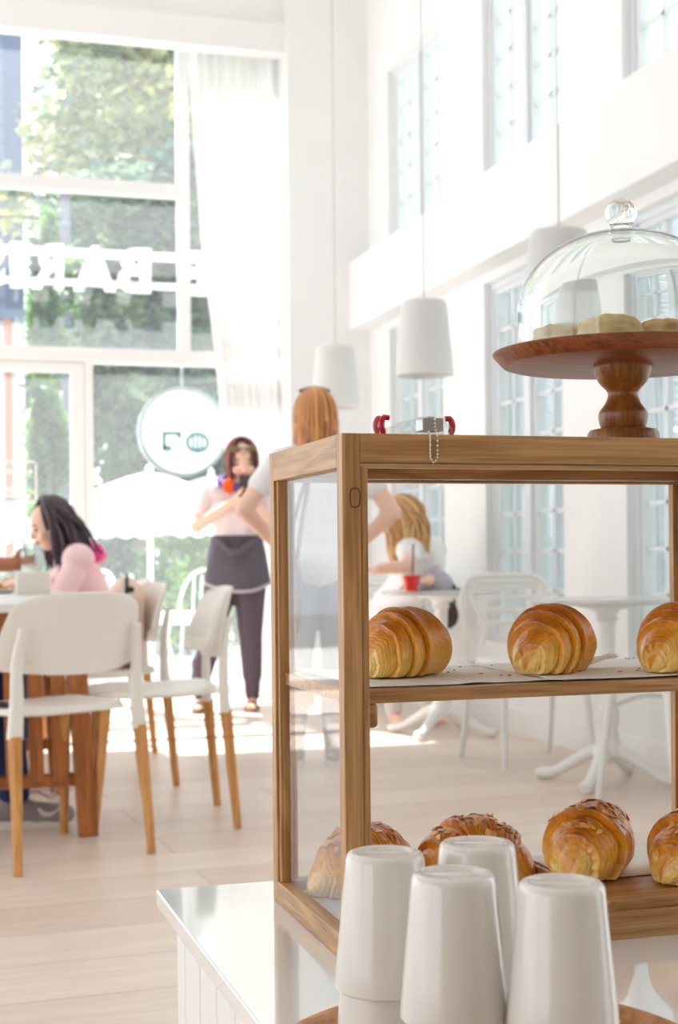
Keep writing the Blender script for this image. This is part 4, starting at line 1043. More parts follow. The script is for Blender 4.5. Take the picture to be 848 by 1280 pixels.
tag(MB().lathe([(0.0001, 0.004), (0.06, 0.004), (0.105, 0.018), (0.108, 0.017), (0.065, 0.0), (0.0001, 0.0)], 40).build('plate', M_poly, None, loc=(q.x-0.03, q.y, zt_)), 'white plate of golden pastry pieces at the left edge', 'plate')
M_fr = mat('golden_pastry_piece', srgb(222, 164, 96), 0.6, var=0.25, scale=60)
rr_ = random.Random(2); pf = None
for i in range(7):
    a = i*0.9; r = 0.022+0.035*(i % 3)/2
    if pf is None:
        pf = MB().grid(lambda u, v: ((u-0.5)*0.07, 0.013*math.cos(v*6.283)*math.sin(PI*min(.98, max(.02, u)))**0.4, 0.012+0.011*math.sin(v*6.283)*math.sin(PI*min(.98, max(.02, u)))**0.4), 10, 12, True).build('pastry_piece', M_fr); o = pf
    else: o = pf.copy(); COL.objects.link(o)
    o.location = (q.x-0.03+r*math.cos(a), q.y+r*math.sin(a), zt_+0.008+0.014*(i > 4)); o.rotation_euler = (0, 0, rr_.uniform(0, 3))
    tag(o, 'golden pastry piece heaped on the plate at the left edge', 'pastry', 'pastry pieces on the plate')
# red drink and cap on the pedestal table
zp = 0.728
q = PZ(516, 738, zp); q = Vector((q.x+0.02, q.y-0.02, zp)); q = PY(515, 735, 6.56); q.z = zp
M_tum2 = pane_mat('thin_clear_cup', (0.98, 0.98, 0.98), 0.5)
rd = thing('iced_drink_cup', 'clear domed cup of bright red iced drink with a dark straw', 'cup', q)
MB().lathe([(0.027, 0), (0.027, 0.003), (0.044, 0.105), (0.046, 0.105), (0.029, 0.0)], 32).build('cup_wall', M_tum2, rd)
MB().lathe([(0.0001, 0.003), (0.0265, 0.003), (0.0375, 0.072), (0.0001, 0.072)], 32).build('drink', mat('red_syrup', srgb(232, 10, 12), 0.25), rd)
MB().lathe([(0.047, 0.104), (0.047, 0.110), (0.044, 0.125), (0.03, 0.143), (0.012, 0.149), (0.011, 0.146), (0.029, 0.140), (0.042, 0.124), (0.0445, 0.108)], 32, ends=False).build('dome_lid', M_tum2, rd)
MB().tube([(0.004, 0, 0.03), (0.008, 0, 0.205)], 0.004, 8).build('straw', mat('dark_straw', (0.12, 0.1, 0.1), 0.5), rd)
rd.scale = (1.2, 1.2, 1.12)
q = PY(546, 735, 6.86); q.z = zp
M_capc = mat('grey_lavender_cotton', srgb(190, 186, 200), 0.8, var=0.12, scale=30)
cp = thing('cap', 'grey cloth cap lying on the table beside the red drink', 'cap', q); cp.scale = (0.85, 0.85, 0.85)
def capf(u, v):
    a = v*2*PI; th = u*PI/2; r = 1+0.10*noise.noise(Vector((math.cos(a)*2, math.sin(a)*2, u*3)))
    return (0.092*math.cos(a)*math.sin(th)**0.8*r+0.02, 0.085*math.sin(a)*math.sin(th)**0.8*r, 0.004+0.115*math.cos(th)**0.8*r*(1-0.2*math.cos(a)))
MB().grid(capf, 18, 36, True).build('crown', M_capc, cp)
MB().grid(lambda u, v: (0.02+(0.088+0.075*u)*math.cos(PI+(v-0.5)*2.3), (0.085+0.05*u)*math.sin(PI+(v-0.5)*2.3), 0.01+0.015*math.sin(u*PI)*0.5), 6, 18).build('brim', M_capc, cp)
MB().ell((0.07, -0.055, 0.018), (0.035, 0.018, 0.014)).build('strap', mat('dark_maroon_strap', srgb(70, 36, 44), 0.6), cp)
q2 = PY(572, 733, 6.83)
tag(MB().box(-0.035, 0.035, -0.065, 0.065, 0, 0.009, b=0.003).build('phone', mat('black_glass', (0.015, 0.015, 0.02), 0.2), None, smooth=False, loc=(q2.x, 6.80, zp)), 'dark phone lying beside the grey cap on the pedestal table', 'phone')
# phone on the nearest chair
f1 = ch1.matrix_basis @ Vector((-0.14, 0.06, 0.456))
po = MB().box(-0.034, 0.034, -0.07, 0.07, 0, 0.009, b=0.003).build('phone', bpy.data.materials['black_glass'], None, smooth=False, loc=f1); po.rotation_euler = (0, 0, 1.1)
tag(po, 'dark phone lying on the seat of the nearest chair', 'phone')

# bags
M_tan = mat('tan_leather', srgb(236, 210, 194), 0.6, var=0.08, scale=14)
M_dk = mat('dark_trim', (0.03, 0.03, 0.035), 0.5)
q = PY(158, 790, 5.92)
bg = thing('backpack', 'tan backpack with dark fittings on the chair behind the empty one', 'backpack', (q.x, 5.92, 0.466))
def bag(u, v):
    a = v*2*PI; c, s = math.cos(a), math.sin(a); k = (abs(c)**3+abs(s)**3)**(-1/3); z = 0.36*u
    w = (0.99 if u < 0.7 else math.sqrt(max(0.02, 1-((u-0.7)/0.31)**2)))*(0.4+0.6*min(1, u/0.06))
    return (0.07*k*c*w, 0.115*k*s*w, z)
MB().grid(bag, 24, 36, True).build('pack', M_tan, bg)
MB().ell((-0.075, 0.0, 0.11), (0.02, 0.085, 0.085)).build('front_pocket', M_tan, bg)
MB().tube(bez([(-0.02, -0.118, 0.05), (-0.02, -0.126, 0.2), (-0.01, -0.09, 0.33), (0, -0.03, 0.37)], 6), 0.007, 8).build('strap', M_dk, bg)
for p_, r_ in (((-0.03, -0.118, 0.09), (0.012, 0.008, 0.014)), ((0.035, -0.112, 0.07), (0.008, 0.008, 0.04)), ((0.0, -0.1, 0.31), (0.02, 0.012, 0.014))): MB().ell(p_, r_).build('buckle', M_dk, bg)
# ================================================================== PEOPLE
M_skin = mat('fair_skin', srgb(243, 200, 178), 0.5); M_skin2 = mat('tanned_skin', srgb(176, 112, 78), 0.5)
M_tee = mat('white_cotton', srgb(236, 234, 236), 0.8, bump=0.1, scale=30); M_leg = mat('plum_grey_leggings', srgb(92, 78, 92), 0.8)
M_lip = mat('lip_red', srgb(190, 80, 84), 0.4); M_eye = mat('dark_eyes', srgb(44, 30, 28), 0.3)
def hair_mat(name, a, b):
    return attr_mat(name, 'col', 0.38, coat=0.15)
M_hair = hair_mat('hair_strands', 0, 0)
def hand_caps(w, d, n, curl=0.5, side=1, sc=1.0):
    """palm plus five separate, unequal, bent fingers. d = direction of the hand, n = palm side"""
    w = Vector(w); d = Vector(d).normalized(); n = Vector(n); n = (n-d*n.dot(d)).normalized(); a = d.cross(n)*side
    c = []
    for k in (-1, -0.33, 0.33, 1): c.append((w+d*0.012*sc+a*k*0.016*sc, w+d*0.078*sc+a*k*0.026*sc, 0.0125*sc, 0.011*sc))
    for k, L in ((-1, 0.058), (-0.34, 0.074), (0.34, 0.08), (1, 0.07)):
        p = w+d*0.082*sc+a*k*0.0285*sc; dr = (d+a*k*0.10).normalized()
        for j, fr in enumerate((0.45, 0.32, 0.23)):
            ang = curl*(0.5+0.55*j); dd = (dr*math.cos(ang)+n*math.sin(ang)).normalized(); q = p+dd*L*fr*sc
            c.append((p, q, (0.0088-0.0008*j)*sc, (0.0082-0.0010*j)*sc)); p = q
    p = w+d*0.025*sc+a*0.028*sc; dd = (d*0.6+a*0.75+n*0.25).normalized(); q = p+dd*0.035*sc; c.append((p, q, 0.0125*sc, 0.0098*sc))
    dd2 = (dd*0.7+d*0.4+n*0.35*curl).normalized(); c.append((q, q+dd2*0.03*sc, 0.0095*sc, 0.0075*sc))
    return c
def limb(a, b, r0, r1): return (Vector(a), Vector(b), r0, r1)
def caps_obj(name, caps, material, parent, vox=0.0065, smooth=5, ells=()):
    mb = MB()
    for (a, b, r0, r1) in caps: mb.cap(a, b, r0, r1, 14)
    for (c, r, M) in ells: mb.ell(c, r, M, 20, 12)
    o = mb.build(name, material, parent); remesh(o, vox, smooth); return o
def head_ells(hc, M, s=1.0):
    e = [(hc, (0.074*s, 0.092*s, 0.100*s), M), (hc+M @ Vector((0, 0.022, -0.058))*s, (0.056*s, 0.062*s, 0.058*s), M), (hc+M @ Vector((0, 0.045, -0.092))*s, (0.026*s, 0.026*s, 0.024*s), M),
         (hc+M @ Vector((0, 0.094, -0.025))*s, (0.011*s, 0.016*s, 0.020*s), M), (hc+M @ Vector((0, 0.103, -0.037))*s, (0.014*s, 0.012*s, 0.009*s), M)]
    for k in (-1, 1):
        e.append((hc+M @ Vector((k*0.074, -0.005, -0.02))*s, (0.010*s, 0.02*s, 0.030*s), M)); e.append((hc+M @ Vector((k*0.036, 0.062, -0.04))*s, (0.026*s, 0.022*s, 0.024*s), M))
    return e
def face_parts(hc, M, t, s=1.0):
    for k in (-1, 1):
        MB().ell(hc+M @ Vector((k*0.031, 0.079, -0.004))*s, (0.0135*s, 0.009*s, 0.0065*s), M).build('eye', M_eye, t)
        MB().tube([hc+M @ Vector((k*x, 0.087-abs(x-0.03)*0.4, 0.016+0.004*math.sin((x-0.012)/0.04*PI)))*s for x in (0.014, 0.026, 0.038, 0.05)], 0.0035*s, 6).build('eyebrow', M_eye, t)
    MB().ell(hc+M @ Vector((0, 0.086, -0.065))*s, (0.022*s, 0.009*s, 0.0075*s), M).build('lips', M_lip, t)
def hair_strands(hc, M, s, drop, n, cols, seed, arc=(110, 430), r=0.0085, flow=None, curve=0.0, vol=1.06):
    """locks start along the parting and run down over the skull, then hang"""
    rnd = random.Random(seed); mb = MB(); k = vol
    ax = (0.080*s*k, 0.100*s*k, 0.110*s*k)
    mb.ell(hc+M @ Vector((0, -0.012, 0.008))*s, (0.081*s*k*0.98, 0.094*s*k*0.98, 0.104*s*k*0.98), M, 28, 16, cols[0]) if False else None
    # skull cap (behind the hairline)
    o = len(mb.v)
    def capfn(u, v):
        a = math.radians(lerp(arc[0]-15, arc[1]+15, v)); th = u*math.radians(100)
        return hc+M @ Vector((ax[0]*0.97*math.cos(a)*math.sin(th), ax[1]*0.97*math.sin(a)*math.sin(th)-0.006*s, ax[2]*0.97*math.cos(th)))
    mb.grid(capfn, 14, 40, False, lambda u, v: cols[0])
    for i in range(n):
        a = math.radians(lerp(arc[0], arc[1], (i+rnd.random()*0.7)/n)); th0 = math.radians(rnd.uniform(3, 12)); pts = []
        jit = rnd.uniform(0.97, 1.05); endth = math.radians(rnd.uniform(84, 98)); dz = drop*rnd.uniform(0.86, 1.0)
        a2 = a+rnd.uniform(-.08, .08)
        for q in range(9):
            th = lerp(th0, endth, q/8); pts.append(hc+M @ Vector((ax[0]*jit*math.cos(a2)*math.sin(th), ax[1]*jit*math.sin(a2)*math.sin(th)-0.006*s, ax[2]*jit*math.cos(th))))
        e = pts[-1]; dn = Vector((0, 0, -1)) if flow is None else Vector(flow).normalized()
        inn = (hc-e); inn.z = 0
        for q in range(1, 7): pts.append(e+dn*dz*q/6+inn*(curve*(q/6)**2)+Vector((rnd.uniform(-1, 1), rnd.uniform(-1, 1), 0))*0.004)
        rad = [r*s*(0.6+0.4*min(1, q/4))*(1 if q < 12 else 1-0.25*(q-12)) for q in range(15)]
        mb.tube(pts, rad, 7, col=mixc(rnd.choice(cols), rnd.choice(cols), 0.3), flat=1.0)
    return mb
def R3(rz, rx=0.0, ry=0.0): return Matrix.Rotation(rz, 3, 'Z') @ Matrix.Rotation(rx, 3, 'X') @ Matrix.Rotation(ry, 3, 'Y')
V = Vector
def shoe(mb, heel, dirv, L=0.25, w=0.042, h=0.06):
    d = V(dirv).normalized(); heel = V(heel)
    return None
# ---------- woman with the phone (faces the camera); local +Y is her front
c0 = P(298, 888, 8.48)
w1 = thing('person', 'woman in white top and dark leggings, head bowed over a phone', 'person', (c0.x, c0.y, 0), PI-0.20)
hc = V((-0.035, 0.05, 1.475)); Mh = R3(0.08, -0.30, 0.06); S = 1.08
sh = 1.29
EL, ER = V((-0.24, 0.05, 1.06)), V((0.235, 0.06, 1.085))
HL, HR = V((-0.075, 0.225, 1.235)), V((-0.015, 0.20, 1.245))
KL, KR = V((-0.075, 0.03, 0.45)), V((0.15, 0.03, 0.45)); AL, AR = V((-0.085, -0.03, 0.085)), V((0.215, -0.02, 0.085))
hipL, hipR = V((-0.075, 0, 0.80)), V((0.085, 0, 0.80))
legs = [limb(hipL, KL, 0.098, 0.064), limb(KL, AL+V((0, 0, 0.12)), 0.064, 0.052), limb(AL+V((0, 0, 0.2)), AL, 0.05, 0.036), limb(hipR, KR, 0.098, 0.064), limb(KR, AR+V((0, 0, 0.12)), 0.064, 0.052), limb(AR+V((0, 0, 0.2)), AR, 0.05, 0.036)]
def feet(A, d, r=0.028):
    d = V(d).normalized(); s_ = V((-d.y, d.x, 0))
    return [limb(A+V((0, 0, -0.01)), V((A.x, A.y, 0.045))-d*0.03, 0.032, 0.03), limb(V((A.x, A.y, 0.05)), V((A.x, A.y, 0.034))+d*0.13, 0.032, 0.022), limb(V((A.x, A.y, 0.04))+s_*0.012, V((A.x, A.y, 0.03))+d*0.15+s_*0.018, 0.022, 0.016), limb(V((A.x, A.y, 0.04))-s_*0.012, V((A.x, A.y, 0.028))+d*0.135-s_*0.02, 0.022, 0.014)]
torso = [limb(V((-0.06, 0, 0.84)), V((0.065, 0, 0.84)), 0.10, 0.10), limb(V((-0.03, 0, 0.9)), V((-0.03, 0.01, 1.12)), 0.10, 0.09), limb(V((0.03, 0, 0.9)), V((0.03, 0.01, 1.12)), 0.10, 0.09),
         limb(V((-0.065, 0.0, 1.16)), V((0.065, 0.0, 1.16)), 0.092, 0.092), limb(V((-0.12, -0.01, sh-0.01)), V((0.12, -0.01, sh-0.01)), 0.056, 0.056), limb(V((-0.075, 0.055, 1.17)), V((0.075, 0.055, 1.17)), 0.052, 0.052), limb(V((0, -0.01, sh)), V((-0.02, 0.02, 1.40)), 0.056, 0.05)]
arms = [limb((-0.165, -0.01, sh-0.01), EL, 0.045, 0.037), limb(EL, HL, 0.037, 0.026), limb((0.165, -0.01, sh-0.01), ER, 0.045, 0.037), limb(ER, HR, 0.037, 0.026)]
hands = hand_caps(HL, (0.18, 0.10, 0.9), (0.6, 0.1, 0), 0.9, 1, 0.95)+hand_caps(HR, (-0.12, 0.10, 0.9), (-0.6, 0.1, 0), 0.9, -1, 0.95)
caps_obj('body', legs+torso+arms+hands+feet(AL, (0.1, 1, 0))+feet(AR, (0.25, 1, 0)), M_skin, w1, 0.006, 4, head_ells(hc, Mh, S))
face_parts(hc, Mh, w1, S)
grow = lambda c, g: [(a, b, r0+g, r1+g) for (a, b, r0, r1) in c]
caps_obj('leggings', grow(legs, 0.007)+grow(torso[:1], 0.008), M_leg, w1, 0.008, 4)
slv = [limb((-0.165, -0.01, sh-0.01), V((-0.165, -0.01, sh-0.01)).lerp(EL, 0.55), 0.056, 0.054), limb((0.165, -0.01, sh-0.01), V((0.165, -0.01, sh-0.01)).lerp(ER, 0.55), 0.056, 0.054)]
caps_obj('top', grow(torso[:6], 0.013)+slv, mat('pale_pink_cotton', srgb(240, 228, 230), 0.8), w1, 0.008, 5)
# dark apron / jacket tied at the waist
def apr(u, v):
    a = lerp(-2.75, 2.75, v)+PI/2; z = lerp(1.03, 0.735+0.03*math.sin(v*9), u)
    rr_ = lerp(0.128, 0.168, u**0.7)+0.008*math.sin(v*26)*u
    return (0.0+rr_*1.14*math.cos(a), rr_*math.sin(a)*0.95, z)
M_apr = mat('charcoal_jacket', srgb(92, 86, 98), 0.8, bump=0.2, scale=18)
o = MB().grid(apr, 14, 60).build('tied_jacket', M_apr, w1); sm = o.modifiers.new('thickness', 'SOLIDIFY'); sm.thickness = 0.008
MB().tube([apr(1, i/40) for i in range(41)], 0.010, 8).build('hem', mat('pale_grey_hem', srgb(186, 176, 182), 0.8), w1)
MB().tube(bez([(0.12, 0.13, 1.02), (0.02, 0.175, 0.93), (-0.10, 0.155, 1.0), (-0.135, 0.11, 1.03)], 6), 0.02, 8).build('knotted_sleeve', M_apr, w1)
hs = hair_strands(hc, Mh, S, 0.12, 62, [srgb(96, 44, 36), srgb(140, 70, 50), srgb(70, 34, 32), srgb(176, 92, 60)], 5, (140, 400), 0.0095, None, 0.15)
hs.build('hair', M_hair, w1)
MB().tube([hc+Mh @ V((x*0.08, 0.055+0.045*math.cos(x*1.4), 0.085))*S for x in (-0.95, -0.5, 0, 0.5, 0.95)], 0.006, 8).ell(hc+Mh @ V((-0.038, 0.088, 0.078))*S, (0.03, 0.012, 0.02), Mh).ell(hc+Mh @ V((0.038, 0.088, 0.078))*S, (0.03, 0.012, 0.02), Mh).build('sunglasses', mat('amber_lens', srgb(120, 96, 70), 0.2), w1)
MB().tube(bez([(-0.09, 0.02, 1.36), (-0.07, 0.10, 1.325), (0.0, 0.13, 1.31), (0.07, 0.10, 1.325), (0.085, 0.02, 1.36), (0.0, -0.075, 1.375), (-0.09, 0.02, 1.36)], 6), 0.026, 10).build('scarf', mat('violet_scarf', srgb(104, 72, 150), 0.8, var=0.4, scale=30), w1)
MB().ell((0.045, 0.135, 1.315), (0.036, 0.022, 0.045)).build('scarf_fold', mat('orange_scarf', srgb(244, 96, 20), 0.8), w1)
for A, d in ((AL, (0.1, 1, 0)), (AR, (0.25, 1, 0))):
    dd = V(d).normalized(); mb = MB()
    M4 = Matrix.Translation(V((A.x, A.y, 0.008))+dd*0.055) @ Matrix.Rotation(math.atan2(-dd.x, dd.y), 4, 'Z')
    mb.ell((0, 0, 0), (1, 1, 1), None, 24, 8); mb.v = [tuple(M4 @ V((v[0]*0.045, v[1]*0.125, v[2]*0.008))) for v in mb.v]
    mb.tube([M4 @ V(p) for p in ((-0.042, 0.01, 0.006), (-0.022, 0.045, 0.05), (0, 0.075, 0.055), (0.022, 0.045, 0.05), (0.042, 0.01, 0.006))], 0.007, 6)
    mb.build('flip_flop', mat('brown_rubber', srgb(130, 92, 78), 0.6), w1)
Mw = w1.matrix_basis
ph = MB().box(-0.036, 0.036, -0.005, 0.005, -0.07, 0.07, b=0.004).build('phone', M_dk, None, smooth=False, loc=Mw @ V((-0.045, 0.262, 1.31)))
ph.rotation_euler = (-0.5, 0, PI-0.2); tag(ph, 'dark patterned phone held up by the woman with bowed head', 'phone')

# ---------- woman with auburn hair, seen from behind, hands on hips
c0 = P(402, 950, 6.27)
w2 = thing('person', 'woman with long auburn hair seen from behind, hands on hips', 'person', (c0.x, c0.y, 0), -0.24)
hc = V((-0.012, 0.02, 1.512)); Mh = R3(0.0, -0.05, 0); sh = 1.325
EL, ER = V((-0.325, -0.07, 1.11)), V((0.315, -0.07, 1.09)); HL, HR = V((-0.185, 0.06, 0.955)), V((0.18, 0.06, 0.955))
hipL, hipR = V((-0.085, 0, 0.84)), V((0.085, 0, 0.84)); KL, KR = V((-0.10, 0.05, 0.47)), V((0.075, 0.03, 0.47)); AL, AR = V((-0.115, 0.0, 0.09)), V((0.055, -0.02, 0.09))
legs = [limb(hipL, KL, 0.092, 0.06), limb(KL, AL+V((0, 0, 0.12)), 0.06, 0.046), limb(AL+V((0, 0, 0.2)), AL, 0.044, 0.034), limb(hipR, KR, 0.092, 0.06), limb(KR, AR+V((0, 0, 0.12)), 0.06, 0.046), limb(AR+V((0, 0, 0.2)), AR, 0.044, 0.034)]
torso = [limb(V((-0.065, -0.01, 0.88)), V((0.065, -0.01, 0.88)), 0.108, 0.108), limb(V((-0.035, 0, 0.94)), V((-0.035, 0, 1.15)), 0.10, 0.095), limb(V((0.035, 0, 0.94)), V((0.035, 0, 1.15)), 0.10, 0.095),
         limb(V((-0.07, 0, 1.19)), V((0.07, 0, 1.19)), 0.098, 0.098), limb(V((-0.125, -0.01, sh-0.01)), V((0.125, -0.01, sh-0.01)), 0.06, 0.06), limb(V((-0.075, 0.055, 1.2)), V((0.075, 0.055, 1.2)), 0.055, 0.055), limb(V((0, -0.01, sh)), V((-0.01, 0.01, 1.44)), 0.056, 0.05)]
arms = [limb((-0.172, -0.01, sh-0.01), EL, 0.047, 0.039), limb(EL, HL, 0.039, 0.027), limb((0.172, -0.01, sh-0.01), ER, 0.047, 0.039), limb(ER, HR, 0.039, 0.027)]
hands = hand_caps(HL, (0.55, 0.35, -0.5), (0.9, -0.1, 0.3), 0.6, -1)+hand_caps(HR, (-0.55, 0.35, -0.5), (-0.9, -0.1, 0.3), 0.6, 1)
caps_obj('body', legs+torso+arms+hands+feet(AL, (-0.1, 1, 0))+feet(AR, (0.1, 1, 0)), M_skin, w2, 0.006, 4, head_ells(hc, Mh, 1.0)); face_parts(hc, Mh, w2)
caps_obj('trousers', grow(legs, 0.012)+grow(torso[:1], 0.010), mat('mid_grey_trousers', srgb(150, 148, 156), 0.8), w2, 0.008, 4)
slv = [limb((-0.172, -0.01, sh-0.01), V((-0.172, -0.01, sh-0.01)).lerp(EL, 0.5), 0.062, 0.06), limb((0.172, -0.01, sh-0.01), V((0.172, -0.01, sh-0.01)).lerp(ER, 0.5), 0.062, 0.06)]
caps_obj('t_shirt', grow(torso[:6], 0.014)+slv, M_tee, w2, 0.008, 5)
M_shoe = mat('grey_canvas', srgb(168, 166, 170), 0.8); M_sole = mat('off_white_rubber', srgb(226, 222, 216), 0.6)
def sneaker(A, d, parent, mtl, L=0.26):
    d = V(d).normalized(); s_ = V((-d.y, d.x, 0)); b = V((A.x, A.y, 0))
    c = [limb(b-d*0.05+V((0, 0, 0.05)), b+d*0.03+V((0, 0, 0.055)), 0.038, 0.04), limb(b+V((0, 0, 0.05)), b+d*(L-0.11)+V((0, 0, 0.036)), 0.042, 0.034), limb(b-d*0.03+V((0, 0, 0.05)), b-d*0.02+V((0, 0, 0.095)), 0.04, 0.043),
         limb(b+d*0.06+s_*0.012+V((0, 0, 0.03)), b+d*(L-0.11)+s_*0.012+V((0, 0, 0.03)), 0.036, 0.03), limb(b+d*0.06-s_*0.012+V((0, 0, 0.03)), b+d*(L-0.11)-s_*0.012+V((0, 0, 0.03)), 0.036, 0.03)]
    mb = MB()
    for q in c: mb.cap(*q, 14)
    mb.v = [(v[0], v[1], max(v[2], 0.014)) for v in mb.v]
    o = mb.build('shoe', mtl, parent); remesh(o, 0.006, 3)
    sb = MB(); poly = []
    for i in range(40):
        a = 2*PI*i/40; k = 0.5+0.5*math.cos(a); yy = math.cos(a)*(L/2+0.004); xx = math.sin(a)*lerp(0.040, 0.050, k); poly.append(b+d*(yy+L/2-0.09)+s_*xx)
    vs = [p+V((0, 0, 0.0)) for p in poly]+[p+V((0, 0, 0.024)) for p in poly]
    sb.add(vs, [tuple(range(40))[::-1], tuple(range(40, 80))]+[(i, (i+1) % 40, 40+(i+1) % 40, 40+i) for i in range(40)]); sb.build('sole', M_sole, o)
    return o
sneaker(AL, (-0.1, 1, 0), w2, M_shoe, 0.245); sneaker(AR, (0.1, 1, 0), w2, M_shoe, 0.245)
hs = hair_strands(hc, Mh, 1.02, 0.20, 150, [srgb(200, 132, 70), srgb(156, 92, 44), srgb(230, 172, 108), srgb(120, 68, 34), srgb(212, 146, 82)], 9, (125, 415), 0.0072, None, 0.06, 1.10)
hs.build('hair', M_hair, w2)
MB().tube([hc+V((x*0.085, 0.03, 0.092+0.03*math.cos(x*1.5)))+V((0, 0.0, 0.012)) for x in (-0.8, -0.4, 0, 0.4, 0.8)], 0.006, 8).build('hair_band', M_dk, w2)
# brown bag on her left side
q = P(372, 752, 6.2)
q = P(372, 800, 6.05); hb = thing('shoulder_bag', 'long reddish-brown leather bag hanging beside the auburn-haired woman', 'bag', (q.x-0.02, q.y, 0.56))
M_brn = mat('red_brown_leather', srgb(120, 66, 50), 0.5, var=0.2, scale=12)
MB().grid(lambda u, v: (0.035*math.cos(v*2*PI)*math.sin(PI*min(.97, max(.03, u)))**0.35, 0.11*math.sin(v*2*PI)*math.sin(PI*min(.97, max(.03, u)))**0.35*(1.1-0.25*u), 0.36*u), 20, 32, True).build('pouch', M_brn, hb)
MB().tube(bez([(0, -0.08, 0.33), (0.03, -0.06, 0.5), (0.085, 0.0, 0.72), (0.03, 0.07, 0.5), (0, 0.09, 0.33)], 6), 0.008, 8).build('strap', M_brn, hb)

# ---------- woman with fair hair bent over the pedestal table
base = V((2.60, 7.60, 0)); L_ = lambda x, y, d: P(x, y, d)-base
w3 = thing('person', 'woman with long fair hair in a white top, bent over the table', 'person', base)
pel = V((0.0, 0.0, 0.55)); chest = L_(527, 706, 7.50); shL = L_(512, 688, 7.34); shR = L_(542, 688, 7.66); nk = L_(513, 672, 7.45); hc = L_(503, 651, 7.42)
el1 = L_(510, 708, 7.12); wr1 = L_(474, 711, 7.12); el2 = L_(548, 722, 7.45); wr2 = L_(535, 727, 7.22)
torso = [limb(pel+V((-0.07, 0.02, 0)), pel+V((0.07, 0.02, 0)), 0.10, 0.10), limb(pel+V((0, 0, 0.05)), pel.lerp(chest, 0.5), 0.115, 0.11), limb(pel.lerp(chest, 0.5), chest, 0.11, 0.115), limb(shL, shR, 0.06, 0.06), limb(chest, (shL+shR)/2, 0.105, 0.07), limb((shL+shR)/2, nk, 0.06, 0.05), limb(nk, hc, 0.05, 0.05)]
arms = [limb(shL, el1, 0.045, 0.038), limb(el1, wr1, 0.038, 0.027), limb(shR, el2, 0.045, 0.038), limb(el2, wr2, 0.038, 0.027)]
Mh = R3(1.15, -0.55, 0)
thl = [limb(pel+V((-0.08, -0.02, 0)), pel+V((-0.12, -0.40, -0.02)), 0.085, 0.06), limb(pel+V((-0.12, -0.40, -0.02)), pel+V((-0.12, -0.36, -0.46)), 0.058, 0.036), limb(pel+V((0.08, -0.02, 0)), pel+V((0.10, -0.40, -0.02)), 0.085, 0.06), limb(pel+V((0.10, -0.40, -0.02)), pel+V((0.10, -0.36, -0.46)), 0.058, 0.036)]
AL, AR = pel+V((-0.12, -0.36, -0.46)), pel+V((0.10, -0.36, -0.46))
hands = hand_caps(wr1, (-0.9, -0.1, -0.05), (0, 0, -1), 0.4, 1)+hand_caps(wr2, (-0.9, -0.2, -0.05), (0, 0, -1), 0.4, -1)
caps_obj('body', torso+arms+hands+thl+feet(AL, (0, -1, 0))+feet(AR, (0, -1, 0)), M_skin, w3, 0.0065, 4, head_ells(hc, Mh, 1.0)); face_parts(hc, Mh, w3)
slv = [limb(shL, shL.lerp(el1, 0.45), 0.058, 0.056), limb(shR, shR.lerp(el2, 0.45), 0.058, 0.056)]
caps_obj('top', grow(torso[:5], 0.014)+slv, M_tee, w3, 0.008, 5)
caps_obj('jeans', grow(thl, 0.012)+grow(torso[:1], 0.016), mat('pale_linen_trousers', srgb(226, 222, 220), 0.8), w3, 0.009, 4)
hs = hair_strands(hc, Mh, 1.04, 0.20, 80, [srgb(206, 160, 96), srgb(176, 124, 66), srgb(226, 188, 128), srgb(150, 100, 56)], 19, (118, 422), 0.0105, (0.10, -0.12, -1), 0.05, 1.12)
rnd = random.Random(4)
for i in range(46):      # the long back lengths fan over her shoulder
    a = hc+V((rnd.uniform(-0.03, 0.05), rnd.uniform(-0.06, 0.05), rnd.uniform(0.05, 0.10))); e = L_(rnd.uniform(498, 541), rnd.uniform(678, 700), 7.33)
    m_ = (a+e)/2+V((0.03, -0.05, 0.02))
    hs.tube(bez([a, m_, e], 5), [0.0095*(1-0.07*k) for k in range(11)], 7, col=rnd.choice([srgb(206, 160, 96), srgb(176, 124, 66), srgb(226, 188, 128)]))
hs.build('hair', M_hair, w3)
# dark bag hanging under the table edge
q = P(549, 760, 7.5)
kb = thing('handbag', 'small dark handbag hanging below the table with the red drink', 'bag', (2.81, 7.28, 0.52))
MB().ell((0, 0, 0.06), (0.06, 0.04, 0.075)).build('pouch', mat('dark_brown_leather', srgb(62, 52, 50), 0.6), kb)
MB().tube(bez([(-0.04, 0, 0.1), (-0.03, 0.0, 0.2), (0, 0.0, 0.215), (0.03, 0.0, 0.2), (0.04, 0, 0.1)], 5), 0.008, 8).build('handle', M_dk, kb)

# ---------- girl in the pink hoodie
base = V((0.84, 6.84, 0)); L_ = lambda x, y, d: P(x, y, d)-base
w4 = thing('person', 'girl with long dark hair in a pink hoodie, facing left at the table', 'person', base)
hc = L_(62, 655, 6.80); Mh = R3(PI/2+0.15, -0.34, 0); sh_ = L_(94, 697, 6.82); shN, shF = sh_+V((0.0, -0.14, -0.01)), sh_+V((0.02, 0.14, -0.01)); pel = V((0.04, 0, 0.55)); chest = L_(101, 735, 6.84)
elN, elF = L_(74, 752, 6.58), L_(60, 745, 7.0); wrN, wrF = L_(38, 730, 6.62), L_(30, 728, 6.85)
nk = L_(82, 684, 6.81)
torso = [limb(pel+V((0, -0.07, 0)), pel+V((0, 0.07, 0)), 0.10, 0.10), limb(pel, chest, 0.105, 0.11), limb(chest+V((0, -0.05, 0)), chest+V((0, 0.05, 0)), 0.10, 0.10), limb(chest, sh_, 0.10, 0.085), limb(shN, shF, 0.06, 0.06), limb(sh_, nk, 0.06, 0.05), limb(nk, hc, 0.05, 0.05)]
